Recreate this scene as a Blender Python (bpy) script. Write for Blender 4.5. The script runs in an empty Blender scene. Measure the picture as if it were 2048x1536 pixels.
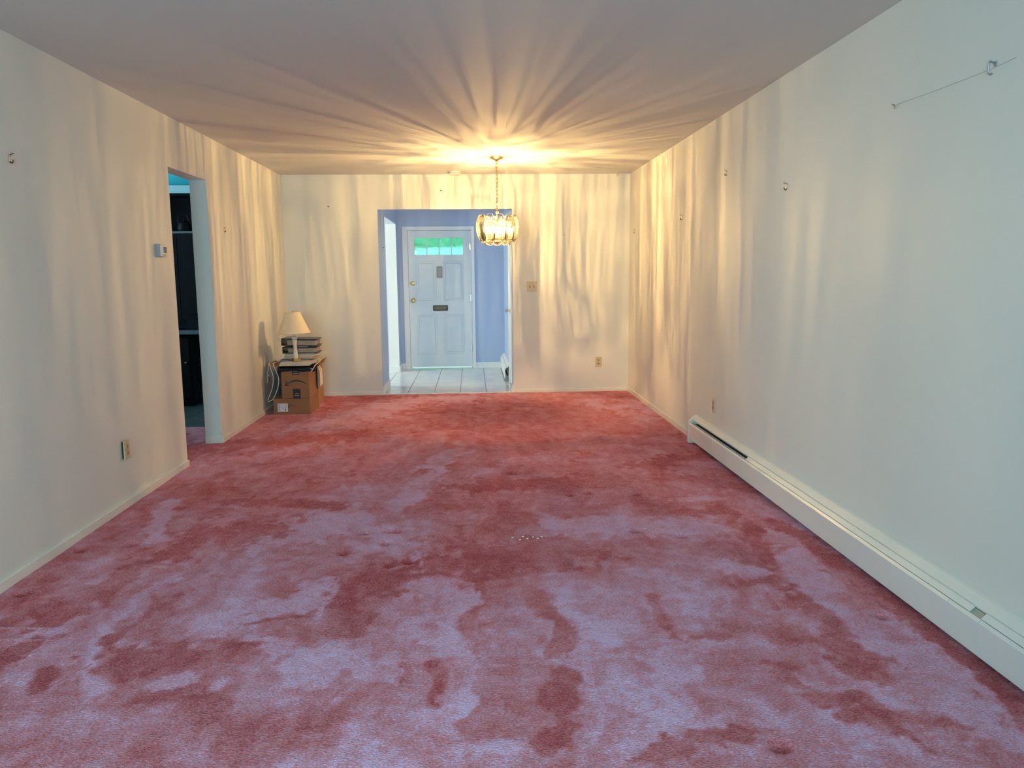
import bpy, bmesh, math, random
import numpy as np
from mathutils import Vector, Matrix

C = bpy.context.scene
COL = C.collection
random.seed(7)
PI = math.pi

# ------------------------------------------------------------------ camera, world, light, exposure
CAM_F, CAM_PITCH, CAM_YAW, CAM_ROLL, CAM_H = 1569.0, 0.1392, 0.0491, -0.0096, 1.3457
def make_camera():
    cam = bpy.data.cameras.new('camera')
    o = bpy.data.objects.new('camera', cam); COL.objects.link(o)
    cy, sy, cp, sp = math.cos(CAM_YAW), math.sin(CAM_YAW), math.cos(CAM_PITCH), math.sin(CAM_PITCH)
    fwd = Vector((sy*cp, cy*cp, -sp)); right = Vector((cy, -sy, 0)); up = right.cross(fwd)
    cr, sr = math.cos(CAM_ROLL), math.sin(CAM_ROLL)
    r2 = cr*right + sr*up; u2 = -sr*right + cr*up
    m = Matrix((r2, u2, -fwd)).transposed().to_4x4(); m.translation = Vector((0, 0, CAM_H))
    o.matrix_world = m
    cam.sensor_fit = 'HORIZONTAL'; cam.sensor_width = 36.0; cam.lens = 36.0*CAM_F/2048
    cam.clip_start = 0.02; cam.clip_end = 200
    C.camera = o
make_camera()

world = bpy.data.worlds.new('world'); C.world = world; world.use_nodes = True
bg = world.node_tree.nodes['Background']
bg.inputs[0].default_value = (0.80, 0.93, 1.0, 1); bg.inputs[1].default_value = 2.2

C.view_settings.view_transform = 'Standard'; C.view_settings.look = 'None'
C.view_settings.gamma = 1.0; C.view_settings.use_curve_mapping = False
C.view_settings.exposure = 0.0
C.cycles.max_bounces = 12; C.cycles.diffuse_bounces = 6; C.cycles.glossy_bounces = 4
C.cycles.transparent_max_bounces = 32; C.cycles.transmission_bounces = 8
C.cycles.caustics_reflective = False; C.cycles.caustics_refractive = False
C.cycles.sample_clamp_indirect = 6.0

def daylight(name, loc, aim, w, h, power, col):
    """daylight outside a window opening"""
    l = bpy.data.lights.new(name, 'AREA'); l.shape = 'RECTANGLE'; l.size = w; l.size_y = h
    l.energy = power; l.color = col
    o = bpy.data.objects.new(name, l); COL.objects.link(o); o.location = loc
    o.rotation_euler = (Vector(aim) - Vector(loc)).to_track_quat('-Z', 'Z').to_euler()
    return o
daylight('picture_window_daylight', (-0.60, -1.45, 1.55), (0.05, 1.7, 1.0), 2.3, 1.7, 250, (0.37, 0.81, 0.98))
daylight('side_room_daylight', (-3.75, 10.3, 1.5), (0, 10.3, 1.3), 1.2, 1.5, 160, (0.86, 1.0, 0.92))
daylight('kitchen_added_daylight', (-5.25, 7.45, 1.75), (-3, 8.2, 2.1), 1.2, 0.9, 110, (0.55, 0.86, 1.0))  # added lamp, aimed to brighten the upper kitchen end wall
BULB = 118000.0

# ------------------------------------------------------------------ room measures (metres; camera stands at x=0,y=0)
XL, XR, YB, H = -2.066, 1.777, 8.898, 2.44
YR = -1.0                    # rear wall with the picture window, behind the camera
T = 0.129
DY1, DY2, DZ = 5.626, 6.407, 2.096          # opening to the kitchen in the left wall
OX1, OX2, OZ = -1.035, 0.455, 2.067         # opening to the entry in the back wall
HY = 11.33                   # entry wall with the front door
KX, KY = -5.0, 8.62          # kitchen end

# ------------------------------------------------------------------ materials
def nt(name):
    m = bpy.data.materials.new(name); m.use_nodes = True
    return m, m.node_tree, m.node_tree.nodes['Principled BSDF']
def mat(name, col, rough=0.5, metal=0.0, bump=0.0, bscale=60.0, var=0.0, vscale=4.0, spec=0.5, coat=0.0, trans=0.0):
    m, t, b = nt(name); N = t.nodes; L = t.links
    b.inputs['Base Color'].default_value = (*col, 1); b.inputs['Roughness'].default_value = rough
    b.inputs['Metallic'].default_value = metal; b.inputs['Specular IOR Level'].default_value = spec
    b.inputs['Coat Weight'].default_value = coat
    tc = N.new('ShaderNodeTexCoord')
    if var > 0:
        n = N.new('ShaderNodeTexNoise'); n.inputs['Scale'].default_value = vscale; n.inputs['Detail'].default_value = 5
        L.new(tc.outputs['Object'], n.inputs['Vector'])
        r = N.new('ShaderNodeValToRGB')
        r.color_ramp.elements[0].position = 0.3; r.color_ramp.elements[1].position = 0.7
        r.color_ramp.elements[0].color = (*[c*(1-var) for c in col], 1)
        r.color_ramp.elements[1].color = (*[min(1, c*(1+var)) for c in col], 1)
        L.new(n.outputs[0], r.inputs[0]); L.new(r.outputs[0], b.inputs['Base Color'])
    if bump > 0:
        n2 = N.new('ShaderNodeTexNoise'); n2.inputs['Scale'].default_value = bscale; n2.inputs['Detail'].default_value = 4
        L.new(tc.outputs['Object'], n2.inputs['Vector'])
        bp = N.new('ShaderNodeBump'); bp.inputs['Strength'].default_value = bump; bp.inputs['Distance'].default_value = 0.01
        L.new(n2.outputs[0], bp.inputs['Height']); L.new(bp.outputs[0], b.inputs['Normal'])
    return m

M = {}
M['wall'] = mat('cream_wall_paint', (0.765, 0.765, 0.705), 0.55, bump=0.06, bscale=45, var=0.012, vscale=1.3, spec=0.35)
M['ceiling'] = mat('ceiling_paint', (0.625, 0.64, 0.63), 0.7, bump=0.05, bscale=60, spec=0.2)
M['base'] = mat('cream_trim_paint', (0.82, 0.79, 0.70), 0.4, bump=0.12, bscale=25, var=0.04, vscale=6)
M['blue'] = mat('lavender_blue_wall_paint', (0.41, 0.52, 0.74), 0.5, bump=0.05, bscale=45, spec=0.4)
M['white'] = mat('white_gloss_paint', (0.76, 0.79, 0.82), 0.35, bump=0.04, bscale=30, var=0.015, vscale=5)
M['jamb_white'] = mat('white_jamb_paint', (0.82, 0.86, 0.86), 0.5, bump=0.04, bscale=40)
M['door_white'] = mat('white_door_paint', (0.70, 0.75, 0.80), 0.4, bump=0.06, bscale=20, var=0.02, vscale=8)
M['teal'] = mat('teal_light_kitchen_paint', (0.08, 0.80, 0.92), 0.6)  # cyan light on the upper kitchen wall, put into its colour
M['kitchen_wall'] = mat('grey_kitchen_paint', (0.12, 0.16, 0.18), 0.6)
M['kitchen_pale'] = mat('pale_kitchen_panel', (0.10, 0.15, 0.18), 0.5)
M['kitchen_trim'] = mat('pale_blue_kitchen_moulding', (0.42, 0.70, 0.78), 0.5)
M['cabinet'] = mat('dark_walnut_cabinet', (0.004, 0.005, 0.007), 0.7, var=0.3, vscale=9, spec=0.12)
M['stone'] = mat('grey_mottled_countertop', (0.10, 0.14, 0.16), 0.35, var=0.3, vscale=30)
M['kettle'] = mat('black_enamel', (0.003, 0.004, 0.006), 0.6, spec=0.15)
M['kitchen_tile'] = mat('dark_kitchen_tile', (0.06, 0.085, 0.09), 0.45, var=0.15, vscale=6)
M['brass'] = mat('polished_brass', (0.86, 0.60, 0.22), 0.22, metal=1.0)
M['old_brass'] = mat('aged_brass', (0.55, 0.42, 0.2), 0.4, metal=1.0, var=0.2, vscale=40)
M['bronze'] = mat('dark_bronze', (0.10, 0.075, 0.05), 0.35, metal=0.8)
M['nickel'] = mat('brushed_nickel', (0.55, 0.52, 0.48), 0.35, metal=1.0)
M['steel'] = mat('grey_steel', (0.33, 0.35, 0.36), 0.45, metal=0.8)
M['dark_metal'] = mat('black_cavity_metal', (0.008, 0.008, 0.008), 0.6)
M['fin'] = mat('aluminium_fin', (0.6, 0.6, 0.6), 0.4, metal=0.9)
M['heater'] = mat('cream_enamel', (0.78, 0.77, 0.72), 0.35, var=0.015, vscale=5)
M['almond'] = mat('almond_plastic', (0.66, 0.53, 0.33), 0.4)
M['filler'] = mat('dusty_beige_filler', (0.44, 0.41, 0.33), 0.6)
M['almond_dark'] = mat('darker_almond_plastic', (0.50, 0.38, 0.22), 0.4)
M['slot'] = mat('dark_slot', (0.02, 0.015, 0.01), 0.7)
M['plastic_white'] = mat('white_plastic', (0.74, 0.73, 0.69), 0.4)
M['plastic_grey'] = mat('grey_plastic', (0.36, 0.36, 0.35), 0.5)
M['lcd'] = mat('blue_grey_display', (0.16, 0.17, 0.30), 0.2)
M['cardboard'] = mat('brown_cardboard', (0.265, 0.138, 0.068), 0.8, bump=0.1, bscale=40, var=0.08, vscale=7, spec=0.2)
M['cardboard_in'] = mat('raw_cardboard_inside', (0.38, 0.20, 0.10), 0.85, var=0.08, vscale=9, spec=0.2)
M['ink'] = mat('black_print', (0.012, 0.011, 0.012), 0.5)
M['tape'] = mat('black_printed_tape', (0.012, 0.013, 0.018), 0.3)
M['paper'] = mat('off_white_paper', (0.70, 0.60, 0.46), 0.7, var=0.04, vscale=20)
M['paper_tan'] = mat('tan_magazine_cover', (0.66, 0.45, 0.30), 0.5, var=0.2, vscale=14)
M['paper_pink'] = mat('pinkish_magazine_paper', (0.66, 0.46, 0.40), 0.5, var=0.15, vscale=14)
M['label_white'] = mat('white_shipping_label', (0.72, 0.70, 0.72), 0.5)
M['label_grey'] = mat('grey_label_print', (0.17, 0.17, 0.24), 0.6)
M['binder'] = mat('black_binder_vinyl', (0.012, 0.012, 0.014), 0.35)
M['pages'] = mat('grey_page_block', (0.36, 0.29, 0.22), 0.8, bump=0.3, bscale=150, var=0.12, vscale=30)
M['folder_blue'] = mat('navy_folder', (0.03, 0.04, 0.12), 0.4)
M['poly'] = mat('black_poly_mailer', (0.01, 0.01, 0.012), 0.25, bump=0.3, bscale=18)
M['shade'] = mat('ivory_lampshade_fabric', (0.78, 0.66, 0.46), 0.85, bump=0.08, bscale=220)
M['lamp_body'] = mat('ivory_lamp_column', (0.70, 0.66, 0.56), 0.35, var=0.08, vscale=30)
M['cord'] = mat('white_cord', (0.72, 0.68, 0.6), 0.5)
M['bin'] = mat('dark_blue_black_bin', (0.012, 0.016, 0.022), 0.45)
M['grout'] = mat('grey_grout', (0.34, 0.37, 0.42), 0.9)
M['fleck'] = mat('white_glint_fleck', (0.80, 0.82, 0.74), 0.6)  # white of the beads that stand for light glints
M['hedge'] = mat('hedge_leaves', (0.16, 0.62, 0.36), 0.7, var=0.35, vscale=10)
M['lawn'] = mat('lawn', (0.14, 0.45, 0.12), 0.9, var=0.3, vscale=5)
M['porch'] = mat('pale_concrete', (0.60, 0.60, 0.58), 0.9, var=0.05)

def tile_material():
    m, t, b = nt('pale_grey_streaked_tile'); N = t.nodes; L = t.links
    tc = N.new('ShaderNodeTexCoord'); mp = N.new('ShaderNodeMapping'); mp.inputs['Scale'].default_value = (2.2, 14, 1)
    oi = N.new('ShaderNodeObjectInfo'); ad = N.new('ShaderNodeVectorMath'); ad.operation = 'ADD'
    L.new(tc.outputs['Object'], ad.inputs[0]); L.new(oi.outputs['Random'], ad.inputs[1]); L.new(ad.outputs[0], mp.inputs[0])
    n = N.new('ShaderNodeTexNoise'); n.inputs['Scale'].default_value = 3; n.inputs['Detail'].default_value = 4
    L.new(mp.outputs[0], n.inputs['Vector'])
    r = N.new('ShaderNodeValToRGB'); r.color_ramp.elements[0].position = 0.35; r.color_ramp.elements[1].position = 0.65
    r.color_ramp.elements[0].color = (0.56, 0.57, 0.60, 1); r.color_ramp.elements[1].color = (0.72, 0.72, 0.72, 1)
    L.new(n.outputs[0], r.inputs[0]); L.new(r.outputs[0], b.inputs['Base Color']); b.inputs['Roughness'].default_value = 0.22
    return m
M['tile'] = tile_material()

def carpet_material():
    """cut-pile rose carpet: the vertex attribute 'pile' says which way the nap lies (brushed pale or rubbed dark), with window light painted in"""
    m, t, b = nt('rose_cut_pile_carpet'); N = t.nodes; L = t.links
    at = N.new('ShaderNodeAttribute'); at.attribute_name = 'pile'
    tc = N.new('ShaderNodeTexCoord')
    def noise(scale, detail, rough=0.5, dist=0.0, stretch=None):
        n = N.new('ShaderNodeTexNoise'); n.inputs['Scale'].default_value = scale; n.inputs['Detail'].default_value = detail
        n.inputs['Roughness'].default_value = rough; n.inputs['Distortion'].default_value = dist
        v = tc.outputs['Object']
        if stretch:
            mp = N.new('ShaderNodeMapping'); mp.inputs['Scale'].default_value = stretch; L.new(v, mp.inputs[0]); v = mp.outputs[0]
        L.new(v, n.inputs['Vector']); return n.outputs[0]
    def mth(op, a, bb):
        q = N.new('ShaderNodeMath'); q.operation = op
        for i, v in ((0, a), (1, bb)):
            if hasattr(v, 'node'): L.new(v, q.inputs[i])
            else: q.inputs[i].default_value = v
        return q.outputs[0]
    def amp(n, k): return mth('MULTIPLY', mth('SUBTRACT', n, 0.5), k)
    tuft = noise(165, 2, 0.6, 0, (0.6, 1.3, 1)); clump = noise(34, 5, 0.65, 0.6, (0.8, 1.3, 1)); sweep = noise(7.5, 6, 0.62, 1.4)
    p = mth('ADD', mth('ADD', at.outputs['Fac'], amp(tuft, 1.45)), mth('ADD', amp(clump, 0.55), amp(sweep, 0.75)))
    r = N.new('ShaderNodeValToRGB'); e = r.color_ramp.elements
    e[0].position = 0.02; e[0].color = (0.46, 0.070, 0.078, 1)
    e[1].position = 1.0; e[1].color = (0.86, 0.46, 0.66, 1)  # mauve end carries the window's bluish sheen as colour
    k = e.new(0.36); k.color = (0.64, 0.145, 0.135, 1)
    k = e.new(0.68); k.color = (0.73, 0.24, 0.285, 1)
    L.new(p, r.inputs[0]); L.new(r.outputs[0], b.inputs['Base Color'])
    b.inputs['Roughness'].default_value = 0.95; b.inputs['Specular IOR Level'].default_value = 0.1
    cl = N.new('ShaderNodeClamp'); L.new(mth('ADD', mth('MULTIPLY', p, 0.9), 0.13), cl.inputs[0])
    L.new(cl.outputs[0], b.inputs['Sheen Weight']); b.inputs['Sheen Roughness'].default_value = 0.5
    b.inputs['Sheen Tint'].default_value = (0.96, 0.72, 1.0, 1)
    bp = N.new('ShaderNodeBump'); bp.inputs['Strength'].default_value = 1.0; bp.inputs['Distance'].default_value = 0.012
    L.new(mth('ADD', tuft, mth('MULTIPLY', clump, 0.9)), bp.inputs['Height']); L.new(bp.outputs[0], b.inputs['Normal'])
    return m
M['carpet'] = carpet_material()

def clear_material(name, tint, mixglass=0.0, ribs=0.0):
    """clear acrylic: lets light straight through, mirrors a little at grazing angles, optionally cut with dull ribs"""
    m = bpy.data.materials.new(name); m.use_nodes = True; t = m.node_tree; N = t.nodes; L = t.links
    N.remove(N['Principled BSDF']); out = N['Material Output']
    tr = N.new('ShaderNodeBsdfTransparent'); tr.inputs[0].default_value = (*tint, 1)
    gl = N.new('ShaderNodeBsdfGlossy'); gl.inputs['Roughness'].default_value = 0.04
    fr = N.new('ShaderNodeFresnel'); fr.inputs[0].default_value = 1.49
    mx = N.new('ShaderNodeMixShader'); L.new(fr.outputs[0], mx.inputs[0]); L.new(tr.outputs[0], mx.inputs[1]); L.new(gl.outputs[0], mx.inputs[2])
    last = mx
    if mixglass > 0:
        df = N.new('ShaderNodeBsdfTranslucent'); df.inputs[0].default_value = (0.85, 0.85, 0.80, 1)
        d2 = N.new('ShaderNodeBsdfDiffuse'); d2.inputs[0].default_value = (0.85, 0.85, 0.80, 1)
        a = N.new('ShaderNodeMixShader'); a.inputs[0].default_value = 0.5; L.new(df.outputs[0], a.inputs[1]); L.new(d2.outputs[0], a.inputs[2])
        b = N.new('ShaderNodeMixShader'); b.inputs[0].default_value = mixglass; L.new(mx.outputs[0], b.inputs[1]); L.new(a.outputs[0], b.inputs[2])
        last = b
    L.new(last.outputs[0], out.inputs['Surface'])
    return m
M['acrylic'] = clear_material('clear_acrylic', (0.97, 0.97, 0.95))
M['acrylic_cut'] = clear_material('cut_acrylic_edge', (0.64, 0.63, 0.58), 0.28)
M['acrylic_rib'] = clear_material('tinted_rib_acrylic', (0.66, 0.64, 0.58), 0.13)
M['pane'] = clear_material('pale_green_obscure_glass', (0.62, 1.0, 0.90), 0.2)
M['clear_glass'] = clear_material('clear_window_glass', (0.97, 0.98, 0.98))

def emit(name, col, s):
    m = bpy.data.materials.new(name); m.use_nodes = True; N = m.node_tree.nodes; N.remove(N['Principled BSDF'])
    e = N.new('ShaderNodeEmission'); e.inputs[0].default_value = (*col, 1); e.inputs[1].default_value = s
    m.node_tree.links.new(e.outputs[0], N['Material Output'].inputs['Surface']); return m
M['bulb'] = emit('warm_lit_bulb', (1.06, 0.67, 0.265), BULB)
def bulb_glass():
    m = bpy.data.materials.new('glowing_clear_bulb_glass'); m.use_nodes = True; t = m.node_tree; N = t.nodes; N.remove(N['Principled BSDF'])
    a = N.new('ShaderNodeBsdfTransparent'); e = N.new('ShaderNodeEmission'); e.inputs[0].default_value = (1.0, 0.78, 0.42, 1); e.inputs[1].default_value = 7.0
    s = N.new('ShaderNodeAddShader'); t.links.new(a.outputs[0], s.inputs[0]); t.links.new(e.outputs[0], s.inputs[1]); t.links.new(s.outputs[0], N['Material Output'].inputs['Surface'])
    return m
M['bulb_glass'] = bulb_glass()

# ------------------------------------------------------------------ helpers
def link(name, me, m, parent=None, loc=None):
    if m is not None and len(me.materials) == 0: me.materials.append(m)
    o = bpy.data.objects.new(name, me); COL.objects.link(o)
    if parent is not None: o.parent = parent
    if loc is not None: o.location = loc
    return o
def obj(name, bm, m, parent=None, loc=None, smooth=False):
    me = bpy.data.meshes.new(name); bmesh.ops.recalc_face_normals(bm, faces=bm.faces); bm.to_mesh(me); bm.free()
    if smooth:
        me.polygons.foreach_set('use_smooth', [True]*len(me.polygons))
        try: me.set_sharp_from_angle(angle=math.radians(40))
        except Exception: pass
    return link(name, me, m, parent, loc)
def tag(o, label, cat, group=None):
    o['label'] = label; o['category'] = cat
    if group: o['group'] = group
    return o
def thing(name, label, cat, loc=(0, 0, 0), rz=0.0, group=None):
    o = bpy.data.objects.new(name, None); COL.objects.link(o); o.empty_display_size = 0.05
    o.location = loc; o.rotation_euler = (0, 0, rz)
    return tag(o, label, cat, group)
def structure(o, label=None):
    o['kind'] = 'structure'
    if label: o['label'] = label
    return o
def box(bm, x0, x1, y0, y1, z0, z1, bev=0.0, mtx=None):
    v = [bm.verts.new((x, y, z)) for x in (x0, x1) for y in (y0, y1) for z in (z0, z1)]
    if mtx is not None:
        for q in v: q.co = mtx @ q.co
    f = [(0,1,3,2), (4,6,7,5), (0,4,5,1), (2,3,7,6), (0,2,6,4), (1,5,7,3)]
    fs = [bm.faces.new([v[i] for i in k]) for k in f]
    if bev > 0:
        es = list({e for q in fs for e in q.edges})
        bmesh.ops.bevel(bm, geom=es, offset=bev, segments=2, profile=0.6, affect='EDGES')
    return bm
def B(*a, **k): return box(bmesh.new(), *a, **k)
def lathe(bm, prof, n=24, center=(0, 0, 0), cap=True):
    rings = []
    for r, z in prof:
        rings.append([bm.verts.new((center[0]+r*math.cos(2*PI*i/n), center[1]+r*math.sin(2*PI*i/n), center[2]+z)) for i in range(n)])
    for a, b in zip(rings, rings[1:]):
        for i in range(n): bm.faces.new((a[i], a[(i+1) % n], b[(i+1) % n], b[i]))
    if cap:
        bm.faces.new(rings[0][::-1]); bm.faces.new(rings[-1])
    return bm
def tube(bm, pts, r, n=8, closed=False):
    pts = [Vector(p) for p in pts]; k = len(pts); rings = []; prev = None
    for i, p in enumerate(pts):
        if closed: d = pts[(i+1) % k] - pts[(i-1) % k]
        else: d = pts[min(i+1, k-1)] - pts[max(i-1, 0)]
        d.normalize()
        if prev is None:
            a = Vector((0, 0, 1)) if abs(d.z) < 0.9 else Vector((1, 0, 0)); u = d.cross(a).normalized()
        else:
            u = prev - d*prev.dot(d); u.normalize()
        prev = u; w = d.cross(u); rr = r[i] if isinstance(r, (list, tuple)) else r
        rings.append([bm.verts.new(p + (u*math.cos(2*PI*j/n) + w*math.sin(2*PI*j/n))*rr) for j in range(n)])
    rng = range(k) if closed else range(k-1)
    for i in rng:
        a, b = rings[i], rings[(i+1) % k]
        for j in range(n): bm.faces.new((a[j], a[(j+1) % n], b[(j+1) % n], b[j]))
    if not closed:
        bm.faces.new(rings[0][::-1]); bm.faces.new(rings[-1])
    return bm
def prism(bm, poly, x0, x1, axis='x'):
    """extrude a 2D outline (a,b) along an axis: x -> (.,a,b), y -> (a,.,b), z -> (a,b,.)"""
    def P(a, b, t): return (t, a, b) if axis == 'x' else (a, t, b) if axis == 'y' else (a, b, t)
    A = [bm.verts.new(P(a, b, x0)) for a, b in poly]; Bv = [bm.verts.new(P(a, b, x1)) for a, b in poly]
    n = len(poly)
    for i in range(n): bm.faces.new((A[i], A[(i+1) % n], Bv[(i+1) % n], Bv[i]))
    bm.faces.new(A[::-1]); bm.faces.new(Bv)
    return bm
def spline(pts, k=8):
    pts = [Vector(p) for p in pts]; out = []
    for i in range(len(pts)-1):
        p0, p1, p2, p3 = pts[max(i-1, 0)], pts[i], pts[i+1], pts[min(i+2, len(pts)-1)]
        for j in range(k):
            t = j/k
            out.append(0.5*((2*p1) + (p2-p0)*t + (2*p0-5*p1+4*p2-p3)*t*t + (3*p1-p0-3*p2+p3)*t**3))
    out.append(pts[-1]); return out
def copy_tree(o, parent=None):
    c = o.copy(); COL.objects.link(c)
    if parent is not None: c.parent = parent
    for ch in list(o.children): copy_tree(ch, c)
    return c

# ------------------------------------------------------------------ carpet (the floor)
STROKES = [
    (1, 0.053, [(-1.33, 3.48), (-1.41, 3.24), (-1.45, 3.02), (-1.41, 2.82), (-1.32, 2.61), (-1.24, 2.49)]),
    (0, 0.147, [(-1.53, 3.76), (-1.56, 3.44), (-1.63, 3.2), (-1.7, 3.0)]),
    (0, 0.051, [(-1.26, 3.36), (-1.36, 3.13), (-1.37, 2.83)]),
    (0, 0.138, [(-1.63, 2.81), (-1.69, 2.7)]),
    (0, 0.062, [(-1.49, 2.64), (-1.46, 2.54)]),
    (0, 0.24, [(-1.23, 2.75), (-1.13, 2.69)]),
    (1, 0.014, [(-1.6, 2.98), (-1.6, 2.74), (-1.6, 2.55)]),
    (1, 0.017, [(-1.93, 2.99), (-1.62, 2.96)]),
    (1, 0.016, [(-1.87, 2.89), (-1.61, 2.86)]),
    (1, 0.291, [(-0.74, 3.18), (-0.99, 2.98)]),
    (1, 0.133, [(-0.87, 2.82), (-0.61, 2.66)]),
    (1, 0.12, [(-1.04, 2.49), (-0.9, 2.42)]),
    (0, 0.049, [(-0.93, 2.95), (-0.69, 3.05)]),
    (0, 0.068, [(-0.96, 2.75), (-0.86, 2.78)]),
    (1, 0.175, [(-0.14, 2.81), (-0.05, 2.7)]),
    (1, 0.193, [(-0.63, 2.67), (-0.4, 2.51)]),
    (1, 0.172, [(0.49, 2.38), (0.59, 2.23)]),
    (1, 0.107, [(-0.03, 2.09), (0.07, 2.07)]),
    (1, 0.102, [(0.53, 2.08), (0.58, 2.02)]),
    (0, 0.091, [(-0.56, 3.33), (-0.44, 2.85)]),
    (0, 0.1, [(0.28, 3.18), (0.28, 2.68)]),
    (0, 0.087, [(0.28, 2.53), (0.2, 2.1)]),
    (0, 0.065, [(-0.17, 2.56), (-0.12, 2.28)]),
    (0, 0.174, [(-1.45, 4.66), (-0.82, 4.51)]),
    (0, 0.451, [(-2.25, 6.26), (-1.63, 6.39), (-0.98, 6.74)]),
    (0, 0.265, [(-0.01, 4.88), (0.56, 4.96)]),
    (0, 0.366, [(-0.19, 3.56), (0.41, 3.65)]),
    (0, 0.175, [(-0.43, 3.35), (-0.28, 3.39)]),
    (1, 0.239, [(-0.62, 4.05), (-0.4, 3.76)]),
    (1, 0.33, [(-1.07, 4.0), (-0.84, 4.15)]),
    (0, 0.141, [(1.61, 4.03), (1.69, 3.48), (1.75, 3.02), (1.7, 2.53), (1.65, 2.17)]),
    (1, 0.212, [(1.47, 3.53), (1.45, 3.16), (1.46, 2.51), (1.47, 2.07)]),
    (1, 0.055, [(1.63, 2.66), (1.58, 2.16), (1.55, 2.01)]),
    (0, 0.089, [(1.43, 3.91), (1.32, 3.38), (1.34, 3.09)]),
    (0, 0.12, [(1.34, 3.09), (1.34, 2.8), (1.35, 2.58), (1.31, 2.4)]),
    (0, 0.101, [(1.32, 2.5), (1.29, 2.4)]),
    (0, 0.099, [(1.3, 3.23), (1.15, 3.2)]),
    (0, 0.123, [(1.19, 2.94), (1.15, 2.76)]),
    (0, 0.07, [(0.99, 2.5), (1.08, 2.49)]),
    (0, 0.077, [(1.07, 2.28), (1.23, 2.26)]),
    (0, 0.055, [(1.25, 2.27), (1.27, 2.1), (1.27, 1.97)]),
    (0, 0.075, [(1.16, 2.12), (1.25, 2.07)]),
    (0, 0.088, [(1.32, 2.09), (1.38, 2.08)]),
    (1, 0.147, [(1.1, 3.48), (1.27, 3.34)]),
    (1, 0.127, [(1.18, 2.91), (1.23, 2.89)]),
    (1, 0.042, [(1.08, 2.43), (1.19, 2.34)]),
    (0, 0.04, [(0.73, 3.14), (0.72, 2.75), (0.76, 2.62)]),
    (0, 0.085, [(0.83, 2.78), (0.9, 2.74)]),
    (1, 0.172, [(0.66, 2.65), (0.67, 2.47)]),
    (1, 0.195, [(0.54, 2.24), (0.61, 2.2)]),
    (0, 0.079, [(0.67, 2.04), (0.78, 2.06)]),
    (0, 0.092, [(0.49, 2.0), (0.56, 2.0)]),
    (1, 0.065, [(1.17, 4.51), (1.35, 4.53), (1.4, 4.45)]),
    (0, 0.114, [(1.16, 4.26), (1.37, 4.24)]),
    (0, 0.283, [(-1.51, 3.74), (-1.4, 4.07), (-1.15, 4.09)]),
    (1, 0.093, [(-1.83, 4.71), (-1.68, 3.97)]),
    (1, 0.22, [(0.49, 4.13), (1.17, 3.91)]),
    (1, 0.215, [(1.6, 8.16), (1.8, 7.24)]),
    (1, 0.208, [(1.23, 8.2), (1.59, 7.13)]),
    (1, 0.566, [(-1.4, 7.06), (-0.69, 8.41), (-0.26, 8.54)]),
    (0, 0.36, [(-1.67, 8.52), (-1.04, 8.62)]),
    (0, 0.127, [(1.41, 4.34), (1.43, 3.89)]),
    (0, 0.252, [(1.19, 5.32), (1.78, 5.74)]),
    (1, 0.191, [(-0.45, 4.59), (-0.19, 5.92)]),
]

DENTS = [
    (0.23, 5.22),
    (0.71, 5.56),
    (0.77, 5.62),
    (0.58, 4.66),
    (0.70, 4.69),
    (0.84, 3.95),
    (1.06, 3.85),
    (0.99, 4.63),
    (-1.98, 3.88),
    (-0.42, 4.05),
    (-0.59, 4.03),
    (-0.46, 3.86),
    (0.32, 5.44),
    (0.27, 5.22),
    (-0.46, 4.06),
    (-0.65, 3.74),
    (-0.41, 3.56),
    (-0.32, 3.60),
    (0.67, 7.87),
    (0.61, 6.61),
    (-1.96, 3.34),
    (0.86, 2.04),
    (-1.75, 3.94),
    (1.59, 2.86),
]

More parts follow.
